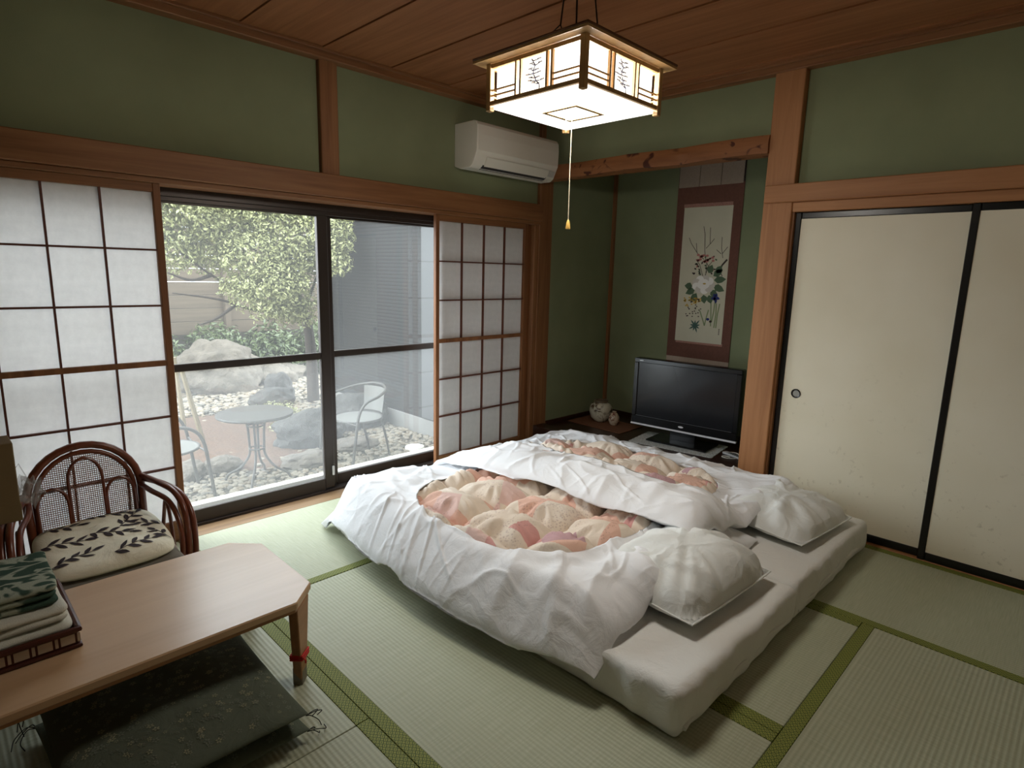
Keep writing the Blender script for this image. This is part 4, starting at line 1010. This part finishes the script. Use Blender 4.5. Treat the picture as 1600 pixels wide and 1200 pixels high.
for (x_, y_, a, m_) in ((-0.20, 0.16, -0.25, 3), (-0.03, 0.19, -0.35, 3), (0.06, 0.02, 0.95, 3), (-0.20, 0.02, -0.3, 3), (-0.04, 0.03, -0.5, 3), (0.20, 0.0, 2.6, 2), (-0.19, -0.15, 0.35, 3), (0.0, -0.17, 0.2, 3), (0.20, -0.15, 2.0, 2)):
    px, py, an = x_, y_, a
    for i in range(m_):
        nx_, ny_ = px + 0.045 * math.cos(an), py + 0.045 * math.sin(an); w_ = 0.0017
        shape_on(g, H2, [(px - w_ * math.sin(an), py + w_ * math.cos(an)), (nx_ - w_ * math.sin(an), ny_ + w_ * math.cos(an)), (nx_ + w_ * math.sin(an), ny_ - w_ * math.cos(an)), (px + w_ * math.sin(an), py - w_ * math.cos(an))], 0, 0.002)
        for s in (-1, 1):
            q = leaf_pts(px + (0.02 if s > 0 else 0.0) * math.cos(an), py + (0.02 if s > 0 else 0.0) * math.sin(an), an + s * rnd.uniform(0.55, 0.8), rnd.uniform(0.044, 0.058), 0.019)
            if all(abs(p[0]) < 0.21 and abs(p[1]) < 0.216 and abs(p[0] * p[1]) < 0.030 for p in q): shape_on(g, H2, q, 0, 0.0024)
        px, py, an = nx_, ny_, an + rnd.uniform(-0.1, 0.1)
    q = leaf_pts(px, py, an, 0.05, 0.018)
    if all(abs(p[0]) < 0.21 and abs(p[1]) < 0.216 and abs(p[0] * p[1]) < 0.030 for p in q): shape_on(g, H2, q, 0, 0.0024)
tag(g.build('leaf_print', leafm, cu, angle=180), 'dark printed leaf sprigs', kind='stuff')

# ---- floor cushions under the table
zab = cloth('dark_green_cotton', srgb(90, 96, 82), 10, 0.25)
flow = plain('pale_flower_print', srgb(138, 136, 108), 0.85); flow2 = plain('grey_flower_print', srgb(106, 111, 96), 0.85)
thread = plain('dark_thread', srgb(40, 42, 40), 0.8)
for k, (lab, loc, rz) in enumerate((('dark green flowered floor cushion, lower of the two under the low table', (-3.085, -1.405, 0.0), 0.02), ('dark green flowered floor cushion, upper of the two under the low table', (-3.085, -1.412, 0.070), -0.015))):
    r = thing('floor_cushion', lab, 'cushion', loc, rz, 'stacked floor cushions')
    g, Hz = pad(0.277, 0.282, 0.040, 3.2, 2.0 + k * 5, 0.010, bfac=0.95)
    cv = g.build('cushion_cover', zab, r, angle=180)
    g = G(); rnd = random.Random(20 + k)
    for i in range(430 if k else 90):
        x_, y_ = rnd.uniform(-0.255, 0.255), rnd.uniform(-0.26, 0.26) if k else rnd.uniform(-0.27, -0.2)
        R_ = rnd.uniform(0.004, 0.0095); a0 = rnd.uniform(0, 6.28); mi = 0 if rnd.random() < 0.4 else 1
        for p in range(5): shape_on(g, Hz, leaf_pts(x_ + 0.0015 * math.cos(a0 + p * 1.2566), y_ + 0.0015 * math.sin(a0 + p * 1.2566), a0 + p * 1.2566, R_, R_ * 0.7)[::2], mi, 0.0016)
    tag(g.build('flower_print', [flow, flow2], cv, smooth=False), 'scattered tiny pale flowers', kind='stuff')
    for (sx, sy) in ((1, -1), (1, 1), (-1, 1), (-1, -1)):
        g = G(); bx_, by_ = sx * 0.279, sy * 0.284
        for t in range(3):
            an = math.atan2(sy, sx) + rnd.uniform(-0.9, 0.9); l_ = rnd.uniform(0.035, 0.07)
            pts = arc([(bx_, by_, 0.031), (bx_ + 0.4 * l_ * math.cos(an), by_ + 0.4 * l_ * math.sin(an), 0.036), (bx_ + 0.8 * l_ * math.cos(an + 0.4), by_ + 0.8 * l_ * math.sin(an + 0.4), 0.016), (bx_ + l_ * math.cos(an + 0.9), by_ + l_ * math.sin(an + 0.9), 0.004 if k == 0 else -0.02)], 5)
            g.tube(pts, 0.0014, 5)
        g.build('corner_thread', thread, r)

# ---- basket and towels on the table
bk = thing('towel_basket', 'dark rattan tray with cream panels at the left end of the low table', 'basket', (-3.392, -1.115, 0.332))
dk = wood('dark_cane', srgb(88, 44, 32), srgb(58, 28, 20), 0, rough=0.4); crp = plain('cream_tile_print', srgb(190, 172, 150), 0.5)
BX, BY = 0.126, 0.172
bx('tray_bottom', -BX, BX, -BY, BY, 0.0, 0.01, dk, bk)
for (a, b, c, d) in ((-BX, BX, -BY, -BY + 0.012), (-BX, BX, BY - 0.012, BY), (-BX, -BX + 0.012, -BY + 0.012, BY - 0.012), (BX - 0.012, BX, -BY + 0.012, BY - 0.012)): bx('tray_wall', a, b, c, d, 0.008, 0.052, dk, bk, 0.002)
rim = [(math.copysign(BX + 0.003, sx), math.copysign(BY + 0.003, sy), 0.055) for sx, sy in ((-1, -1), (1, -1), (1, 1), (-1, 1))]
rp = []
for (a, b) in zip(rim, rim[1:] + rim[:1]):
    for t in range(12): rp.append(tuple(a[i] + (b[i] - a[i]) * t / 12 for i in range(3)))
G().tube(rp, 0.0085, 8, closed=True).build('rim', dk, bk); G().tube([(p[0], p[1], 0.006) for p in rp], 0.006, 8, closed=True).build('lower_rim', dk, bk)
rnd = random.Random(8); cm = G().box(-0.016, 0.016, -0.0012, 0.0012, 0, 0.026).mesh('cream_panel', crp, False); cn = G().box(-0.0035, 0.0035, -0.0012, 0.0012, 0, 0.026).mesh('cream_strip', crp, False)
for i in range(5): link('cream_panel', cm, bk, (-0.098 + i * 0.050, -BY - 0.001, 0.017)); link('cream_strip', cn, bk, (-0.073 + i * 0.050, -BY - 0.001, 0.017))
for i in range(7): link('cream_panel', cm, bk, (BX + 0.001, -0.15 + i * 0.050, 0.017), (0, 0, PI / 2))
def terry(name, c, c2=None):
    m, nt, b = newmat(name); vec = coords(nt)
    if c2:
        n1 = noise_tex(nt, coords(nt, (1, 1.6, 1)), 9, 2, 0.4, 1.2)
        L(nt, ramp(nt, n1, [(0.49, c), (0.53, c2), (0.60, c2), (0.64, c)]), b.inputs['Base Color'])
    else: b.inputs['Base Color'].default_value = c
    b.inputs['Roughness'].default_value = 0.95; b.inputs['Specular IOR Level'].default_value = 0.05
    bump(nt, b, noise_tex(nt, vec, 330, 3), 0.6, 0.004)
    return m
tw = terry('white_terry', srgb(214, 212, 198)); tg = terry('green_patterned_terry', srgb(66, 86, 74), srgb(166, 172, 154))
def towel(label, loc, hx, hy, layers, m, seed, group=None, rz=0.0):
    r = thing('towel', label, 'towel', loc, rz, group); g = G(); z = 0.0; lens = []
    for i, t in enumerate(layers):
        dx = 0.004 * nz(i * 3.3, seed)
        def disp(p, nr, i=i): return Vector((0.006 * nz(p.y * 9 + seed, i * 2.0, 1), 0.005 * nz(p.x * 9 + seed, i * 2.0, 4), 0.006 * nz(p.x * 7 + seed, p.y * 7, i) * (1 if p.z > 0 else 0.6)))
        g.rbox((dx, 0, z + t / 2), (hx + dx, hy + dx, t / 2), (min(0.03, t * 0.9), min(0.03, t * 0.9), t * 0.48), (22, 26, 6), disp); z += t * 0.94
    g.build('folded_cloth', m, r, angle=180); return z
zt = towel('white folded towel at the bottom of the towel stack', (-3.392, -1.105, 0.345), 0.124, 0.165, [0.034, 0.026], tw, 1.0, 'white towels in the tray')
zt2 = towel('white folded towel in the middle of the towel stack', (-3.400, -1.10, 0.345 + zt + 0.002), 0.120, 0.158, [0.024, 0.024], tw, 5.0, 'white towels in the tray', 0.03)
towel('dark green towel with grey motif on top of the towel stack', (-3.408, -1.085, 0.345 + zt + zt2 + 0.004), 0.118, 0.145, [0.022, 0.020, 0.018], tg, 7.0, None, -0.02)

# ---- carton with a clear bag on a small stand at the left edge
stn = thing('small_stand', 'small dark wooden stand mostly beyond the left edge of the view', 'stand', (-3.478, -0.565, 0))
bx('stand_top', -0.082, 0.082, -0.10, 0.10, 0.487, 0.505, darkwood, stn)
for sx in (-1, 1):
    for sy in (-1, 1): bx('leg', sx * 0.066 - 0.011, sx * 0.066 + 0.011, sy * 0.084 - 0.011, sy * 0.084 + 0.011, 0, 0.487, darkwood, stn, 0.002)
card = plain('brown_cardboard', srgb(120, 100, 66), 0.85, var=0.08, vs_=8)
ct = thing('cardboard_box', 'brown cardboard carton at the left edge above the rattan chair', 'box', (-3.40, -0.565, 0.5055))
bx('carton', -0.105, 0.098, -0.065, 0.065, 0.0, 0.278, card, ct, 0.003); bx('bottom_band', -0.107, 0.100, -0.067, 0.067, 0.0, 0.062, card, ct, 0.002)
m, nt, b = newmat('clear_plastic_film'); b.inputs['Base Color'].default_value = (0.5, 0.5, 0.5, 1); b.inputs['Roughness'].default_value = 0.15; b.inputs['Alpha'].default_value = 0.30
g = G().blob((0, 0, 0), (0.032, 0.022, 0.048), 3, 0.9, 2.2, 3); g.tube([(0.0, 0, 0.04), (-0.012, 0.0, 0.075), (-0.02, 0, 0.10), (-0.03, 0, 0.085)], 0.0018, 5)
o = tag(g.build('plastic_bag', m, smooth=False), 'small crumpled clear plastic bag hanging beside the carton', 'bag'); o.location = (-3.272, -0.60, 0.60)

# ================================================================ the garden
GZ = -0.45
soilm = plain('bare_soil', srgb(82, 58, 40), 0.95, var=0.3, vs_=14, bmp=0.6, bs=30, bd=0.03)
tag(bx('ground', -9, 9, 0.2, 14, GZ - 0.2, GZ - 0.012, plain('gravel_bed', srgb(82, 75, 63), 0.95, var=0.3, vs_=40, bmp=0.5, bs=60, bd=0.02), bev=0), 'pale gravel ground of the garden', kind='structure')
def soil_in(x, y): return ((x + 1.15) / 0.85) ** 2 + ((y - 3.35) / 1.25) ** 2 < 1 + 0.35 * nz(x * 2, y * 2, 4)
g = G(); R_ = []
for i in range(60):
    a = 2 * PI * i / 60; k = 1 + 0.10 * nz(math.cos(a) * 2, math.sin(a) * 2, 4); R_.append((-1.15 + 0.88 * k * math.cos(a), 3.35 + 1.28 * k * math.sin(a)))
vs_ = [(-1.15, 3.35, GZ + 0.05)] + [(-1.15 + (x + 1.15) * q, 3.35 + (y - 3.35) * q, GZ + 0.05 * (1 - q * q) - 0.004 + 0.012 * nz(x * 6 * q, y * 6 * q)) for q in (0.33, 0.66, 1.0) for x, y in R_]
fs = [(0, 1 + i, 1 + (i + 1) % 60) for i in range(60)] + [(1 + k * 60 + i, 1 + (k + 1) * 60 + i, 1 + (k + 1) * 60 + (i + 1) % 60, 1 + k * 60 + (i + 1) % 60) for k in range(2) for i in range(60)]
tag(g.add(vs_, fs).build('ground_soil', soilm), 'patch of bare brown soil behind the garden table', kind='structure')
# gravel: pebbles nobody could count
rnd = random.Random(77)
bm = bmesh.new(); bmesh.ops.create_icosphere(bm, subdivisions=1, radius=1.0); IV = [v.co.copy() for v in bm.verts]; IF = [tuple(v.index for v in f.verts) for f in bm.faces]; bm.free()
pv, pf, pmi = [], [], []
cnt = 0
while cnt < 9000:
    t = rnd.random() ** 1.5
    y = 1.1 + t * 5.2; x = rnd.uniform(-2.6, 0.44) if y < 4.4 else rnd.uniform(-2.2, 1.6)
    if soil_in(x, y) and rnd.random() < 0.96: continue
    s = rnd.uniform(0.012, 0.028) * (1 + 0.12 * (y - 1)); o = len(pv); a = rnd.uniform(0, 6.28); ca, sa = math.cos(a), math.sin(a); ex, ez = rnd.uniform(0.8, 1.5), rnd.uniform(0.5, 0.8)
    for v in IV: pv.append((x + s * (v.x * ex * ca - v.y * sa), y + s * (v.x * ex * sa + v.y * ca), GZ + s * 0.35 + s * ez * v.z))
    m_ = rnd.choice((0, 0, 0, 1, 2))
    for f in IF: pf.append(tuple(i + o for i in f)); pmi.append(m_)
    cnt += 1
g = G(); g.v, g.f, g.m = pv, pf, pmi
tag(g.build('gravel', [plain('pebble_white', srgb(122, 113, 98), 0.85), plain('pebble_grey', srgb(86, 81, 72), 0.85), plain('pebble_tan', srgb(104, 92, 74), 0.85)]), 'loose pale gravel in the garden', 'gravel', kind='stuff')

# rocks
rockm = plain('garden_rock', srgb(98, 90, 79), 0.9, var=0.35, vs_=7, bmp=0.8, bs=14, bd=0.04); rockd = plain('dark_garden_rock', srgb(62, 60, 56), 0.9, var=0.35, vs_=9, bmp=0.8, bs=14, bd=0.04)
def rock(label, x, y, r, seed, m=None, sub=4):
    o = G().blob((0, 0, 0), r, sub, 0.30, 1.3, seed).build('garden_rock', m or rockm); o.location = (x, y, GZ + r[2] * 0.55)
    tag(o, label, 'rock', 'garden rocks')
rock('large weathered boulder behind the garden table', -0.35, 6.15, (0.66, 0.5, 0.46), 1, sub=5)
rock('flat grey rock right of the large boulder', 0.45, 6.1, (0.36, 0.26, 0.20), 2)
rock('small pale rock between the large boulder and the fence plants', 0.85, 6.4, (0.26, 0.2, 0.16), 3)
rock('dark upright rock near the end of the grey wing', 0.05, 4.95, (0.20, 0.18, 0.24), 4, rockd)
rock('mid-sized rock beside the moss behind the garden table', -0.22, 4.55, (0.30, 0.22, 0.16), 5, rockd)
rock('long dark rock just right of the garden table legs', -0.66, 2.62, (0.42, 0.24, 0.22), 6, rockd)
rock('dark rock behind the right garden chair', 0.12, 2.95, (0.34, 0.30, 0.24), 7, rockd)
rock('low stone between the table and the left garden chair', -1.66, 2.28, (0.17, 0.12, 0.09), 8)
rock('round stone left of the garden table foot', -1.95, 2.30, (0.15, 0.13, 0.10), 9)
rock('flat stone right of the garden table foot', -0.98, 1.98, (0.24, 0.16, 0.08), 10)
rock('pale stepping stone in front of the dark long rock', -0.38, 2.18, (0.24, 0.18, 0.07), 11)
# foliage
def leaf_mat(name, a, b_):
    m, nt, b = newmat(name); vec = coords(nt)
    L(nt, ramp(nt, noise_tex(nt, vec, 9, 3, 0.7), [(0.3, a), (0.7, b_)]), b.inputs['Base Color']); b.inputs['Roughness'].default_value = 0.4
    b.inputs['Subsurface Weight'].default_value = 0.0
    return m
leafA = leaf_mat('evergreen_leaf', srgb(92, 95, 54), srgb(172, 172, 122)); leafB = leaf_mat('shrub_leaf', srgb(50, 62, 34), srgb(88, 98, 58)); barkm = plain('bark', srgb(60, 50, 42), 0.9, var=0.3, vs_=20, bmp=0.5, bs=40, bd=0.02)
def leaves(blobs, count, size, seed, shell=0.5, keep=None):
    rnd = random.Random(seed); g = G(); tot = sum(b[3] * b[4] for b in blobs)
    V_, F_ = [], []
    for (bx_, by_, bz_, rx, rz_) in blobs:
        for i in range(int(count * rx * rz_ / tot)):
            d = Vector((rnd.gauss(0, 1), rnd.gauss(0, 1), rnd.gauss(0, 1))).normalized(); q = shell + (1 - shell) * rnd.random() ** 0.6
            k = 1 + 0.35 * noise.noise(d * 2.2 + Vector((bx_, by_, bz_)))
            c = Vector((bx_ + d.x * rx * q * k, by_ + d.y * rx * 0.8 * q * k, bz_ + d.z * rz_ * q * k))
            if keep and not keep(c): continue
            n_ = (d * 0.7 + Vector((rnd.gauss(0, 0.6), rnd.gauss(0, 0.6), 0.5 + rnd.gauss(0, 0.5)))).normalized(); u = n_.orthogonal().normalized(); w = n_.cross(u); a = rnd.uniform(0, 6.28)
            u, w = u * math.cos(a) + w * math.sin(a), w * math.cos(a) - u * math.sin(a); s = size * rnd.uniform(0.7, 1.3); o = len(V_)
            V_ += [tuple(c - u * s), tuple(c + w * s * 0.42 + n_ * s * 0.14), tuple(c + u * s), tuple(c - w * s * 0.42 + n_ * s * 0.14)]
            F_ += [(o, o + 1, o + 2), (o, o + 2, o + 3)]
    g.v, g.f, g.m = V_, F_, [0] * len(F_); return g
tr = thing('garden_tree', 'small evergreen garden tree filling the upper part of the window', 'tree', (0.34, 4.5, GZ))
def T_(x, y, z): return (x - 0.34, y - 4.5, z - GZ)
crown = [(-1.75, 4.1, 1.95, 0.42, 0.42), (-1.45, 4.2, 1.62, 0.40, 0.36), (-1.20, 4.0, 2.10, 0.55, 0.38), (-0.95, 4.3, 1.60, 0.40, 0.32), (-0.75, 4.2, 1.95, 0.55, 0.42), (-0.55, 4.0, 1.55, 0.45, 0.36), (-0.30, 4.0, 2.10, 0.55, 0.38), (-0.35, 3.9, 1.22, 0.42, 0.32),
         (-0.42, 4.0, 0.98, 0.38, 0.24), (-0.12, 4.0, 1.45, 0.42, 0.36), (0.0, 3.8, 1.75, 0.42, 0.34), (-0.10, 4.0, 0.92, 0.34, 0.26), (0.10, 3.35, 1.78, 0.27, 0.27), (0.08, 3.3, 1.50, 0.21, 0.20), (0.05, 3.5, 2.1, 0.34, 0.3), (-0.72, 4.1, 1.15, 0.26, 0.20), (-0.35, 4.2, 2.5, 0.7, 0.4), (-1.0, 4.3, 2.6, 0.9, 0.4), (-2.1, 4.2, 2.4, 0.6, 0.5)]
tag(leaves([(*T_(a, b, c), d, e) for a, b, c, d, e in crown], 56000, 0.025, 5, 0.3, lambda c: c.x + 0.34 < 0.44 or c.y + 4.5 > 4.4).build('foliage', leafA, tr, smooth=False), 'dense small yellow-green leaves', kind='stuff')
q = [T_(*p) for p in arc([(0.34, 4.5, GZ), (0.33, 4.5, 0.2), (0.24, 4.42, 0.7), (-0.05, 4.2, 1.2), (-0.35, 4.1, 1.7)], 5)]
G().tube(q, [0.085 - 0.05 * i / len(q) for i in range(len(q))], 9).build('trunk', barkm, tr)
for pts in ([(0.20, 4.40, 0.8), (-0.5, 4.25, 1.0), (-1.1, 4.2, 1.35), (-1.7, 4.1, 1.85)], [(0.20, 4.40, 0.8), (0.16, 4.0, 1.2), (0.1, 3.5, 1.65)], [(0.18, 4.38, 0.85), (-0.45, 4.2, 0.85), (-0.95, 4.15, 1.0), (-1.45, 4.1, 1.08)], [(-0.3, 4.12, 1.6), (-0.6, 4.1, 1.9), (-0.8, 4.2, 2.3)], [(-0.75, 4.2, 0.93), (-1.0, 4.15, 0.78), (-1.2, 4.1, 0.72)], [(-1.0, 4.2, 1.28), (-1.25, 4.1, 1.22), (-1.5, 4.05, 1.3)]):
    q = arc([T_(*p) for p in pts], 5); G().tube(q, [0.024 - 0.018 * i / len(q) for i in range(len(q))], 6).build('branch', barkm, tr)
for (lab, x, y, r, h, c, sd) in (('green shrub growing left of the large boulder', -1.05, 6.75, 0.48, 0.46, 2600, 31), ('green shrub growing behind the large boulder', -0.1, 6.85, 0.50, 0.50, 2600, 32), ('green shrub growing right of the large boulder', 0.75, 6.75, 0.5, 0.48, 2800, 33), ('green shrub growing at the far right end of the fence', 1.6, 6.7, 0.5, 0.5, 2400, 34)):
    t = thing('garden_shrub', lab, 'shrub', (x, y, GZ), 0, 'shrubs below the fence')
    tag(leaves([(0, 0, h * 0.9, r, h), (r * 0.5, 0.1, h * 0.7, r * 0.7, h * 0.8)], c, 0.045, sd, 0.3).build('foliage', leafB, t, smooth=False), 'narrow green leaves', kind='stuff')
    G().tube([(0, 0, 0), (0.02, 0, h)], [0.02, 0.01], 6).build('stem', barkm, t)
t = thing('moss_clump', 'low bright moss clump behind the garden table', 'plant', (-0.45, 3.75, GZ))
tag(leaves([(0, 0, 0.05, 0.30, 0.10), (0.12, 0.45, 0.05, 0.28, 0.09), (-0.15, -0.5, 0.04, 0.26, 0.08)], 1500, 0.022, 40, 0.2).build('foliage', leafA, t, smooth=False), 'tiny yellow-green leaves', kind='stuff')
# board fence
fnw = wood('weathered_fence_board', srgb(92, 80, 66), srgb(72, 62, 50), 0, rough=0.85)
fn = thing('garden_fence', 'weathered wooden fence of horizontal boards behind the tree', 'fence', (0, 7.2, GZ))
bdm = G().box(-4.2, 3.4, -0.012, 0.012, 0, 0.205).mesh('board', fnw, bev=0.004)
for i in range(12): link('board', bdm, fn, (0, 0, 0.735 + i * 0.2105))
for x in (-3.4, -2.2, -1.0, 0.2, 1.05, 2.2): bx('post', x - 0.045, x + 0.045, -0.10, -0.014, 0.0, 3.2, fnw, fn, 0.006)
tag(bx('wall_neighbour', -6, 6, 8.4, 8.5, GZ, 1.0, plain('neighbour_block_wall', srgb(84, 80, 72), 0.9, var=0.2, vs_=3), bev=0), 'low grey block wall beyond the wooden fence', kind='structure')
# stakes leaning by the soil bed
stk = wood('pale_stake_wood', srgb(124, 112, 88), srgb(106, 94, 70), 2)
for lab, a, b in (('pale wooden stake leaning beside the soil, nearer one', (-1.48, 3.35, GZ), (-1.67, 3.25, 0.40)), ('pale wooden stake leaning beside the soil, farther one', (-1.44, 4.1, GZ), (-1.50, 4.05, 0.38))):
    d = Vector(b) - Vector(a); o = tag(G().tube([(0, 0, 0), tuple(d * 0.5), tuple(d)], [0.026, 0.024, 0.022], 6).build('garden_stake', stk, angle=20), lab, 'stake', 'garden stakes'); o.location = a
# grey wing of the house
m, nt, b = newmat('grey_metal_siding'); sx = nt.nodes.new('ShaderNodeSeparateXYZ'); L(nt, coords(nt), sx.inputs[0])
L(nt, ramp(nt, math_n(nt, 'FRACT', math_n(nt, 'MULTIPLY', sx.outputs['Z'], 24.0)), [(0.0, srgb(14, 14, 14)), (0.22, srgb(38, 37, 36)), (0.9, srgb(46, 45, 44)), (1.0, srgb(14, 14, 14))]), b.inputs['Base Color']); b.inputs['Roughness'].default_value = 0.8; b.inputs['Specular IOR Level'].default_value = 0.2
ww = tag(bx('wall_wing', 0.5, 0.62, 0.4, 4.3, -0.27, 3.3, m, bev=0), 'dark grey ribbed siding wall of the house wing beside the garden', kind='structure')
cf = plain('pale_concrete', srgb(124, 122, 117), 0.9, var=0.08, vs_=6)
tag(bx('wall_wing_foundation', 0.49, 0.62, 0.4, 4.3, -0.6, -0.27, cf), 'pale concrete foundation strip of the grey wing', kind='structure')
tag(bx('trim_%d' % (n[0] + 1), 0.465, 0.5, 1.72, 2.16, -0.25, 3.3, plain('pale_grey_board', srgb(74, 74, 74), 0.7), bev=0.004), 'pale grey vertical board on the wing wall', kind='structure')
tag(G().lathe([(0.0, 0.0), (0.10, 0.0), (0.10, 0.02), (0.095, 0.03), (0.0, 0.03)], 28).build('drain_cover', whiteplastic), 'round white drain cover on the gravel beside the grey wing', 'drain cover').location = (0.05, 1.72, GZ + 0.01)

# garden furniture
steel = plain('grey_garden_steel', srgb(62, 60, 56), 0.5, metal=0.2); meshm = plain('pale_woven_seat', srgb(96, 95, 90), 0.6)
gt = thing('garden_table', 'round glass-topped metal garden table on gravel', 'table', (-1.52, 1.84, GZ))
m, nt, b = newmat('frosted_table_glass'); b.inputs['Base Color'].default_value = srgb(50, 60, 52); b.inputs['Roughness'].default_value = 0.15; b.inputs['Alpha'].default_value = 0.75
G().lathe([(0.0, 0.604), (0.292, 0.604), (0.292, 0.610), (0.0, 0.610)], 48).build('glass_top', m, gt)
G().lathe([(0.285, 0.592), (0.306, 0.592), (0.310, 0.602), (0.306, 0.614), (0.290, 0.614)], 56).build('rim', steel, gt)
for k in range(4):
    a = PI / 4 + k * PI / 2 + 0.2; c, s = math.cos(a), math.sin(a)
    pts = arc([(0.12 * c, 0.12 * s, 0.60), (0.075 * c, 0.075 * s, 0.54), (0.060 * c, 0.060 * s, 0.36), (0.065 * c, 0.065 * s, 0.24), (0.14 * c, 0.14 * s, 0.13), (0.24 * c, 0.24 * s, 0.07), (0.275 * c, 0.275 * s, 0.0)], 6)
    G().tube(pts, 0.0105, 8).build('leg', steel, gt)
for z in (0.50, 0.30): G().tube([(0.062 * math.cos(t * PI / 12), 0.062 * math.sin(t * PI / 12), z) for t in range(24)], 0.007, 6, closed=True).build('ring', steel, gt)
def garden_chair(label, loc, rz):
    r = thing('garden_chair', label, 'chair', loc, rz, 'metal garden chairs')
    pts = [(0.27, -0.24, 0.0), (0.235, -0.255, 0.30), (0.20, -0.265, 0.52), (0.12, -0.27, 0.625), (-0.04, -0.262, 0.665), (-0.18, -0.20, 0.70), (-0.255, -0.08, 0.725)]
    full = arc(pts + [(-0.265, 0, 0.728)] + [(x, -y, z) for x, y, z in pts[::-1]], 6); G().tube(full, 0.013, 8).build('arm_frame', steel, r)
    G().tube([(0.23 * math.cos(t * PI / 18), 0.23 * math.sin(t * PI / 18), 0.43) for t in range(36)], 0.010, 8, closed=True).build('seat_ring', steel, r)
    G().lathe([(0.0, 0.424), (0.222, 0.428), (0.222, 0.436), (0.0, 0.432)], 36).build('seat', meshm, r)
    g = G(); vs_ = []
    for i in range(13):
        a = PI + (-0.62 + 1.24 * i / 12); rr = 0.24
        for z, k in ((0.46, 0.96), (0.58, 1.03), (0.70, 1.08)): vs_.append((rr * k * math.cos(a), rr * k * math.sin(a), z))
    g.add(vs_, [(i * 3 + j, (i + 1) * 3 + j, (i + 1) * 3 + j + 1, i * 3 + j + 1) for i in range(12) for j in range(2)]).build('backrest', meshm, r)
    for s in (-1, 1):
        G().tube([(-0.15, s * 0.16, 0.43), (-0.22, s * 0.155, 0.2), (-0.27, s * 0.15, 0.0)], 0.011, 8).build('rear_leg', steel, r)
        G().tube([(0.21, s * 0.10, 0.43), (0.222, s * 0.256, 0.43)], 0.008, 6).build('seat_bracket', steel, r)
    return r
garden_chair('metal garden tub chair right of the garden table', (-0.56, 1.80, GZ), PI + 0.15)
garden_chair('metal garden tub chair partly hidden left of the garden table', (-2.22, 1.83, GZ), -0.05)
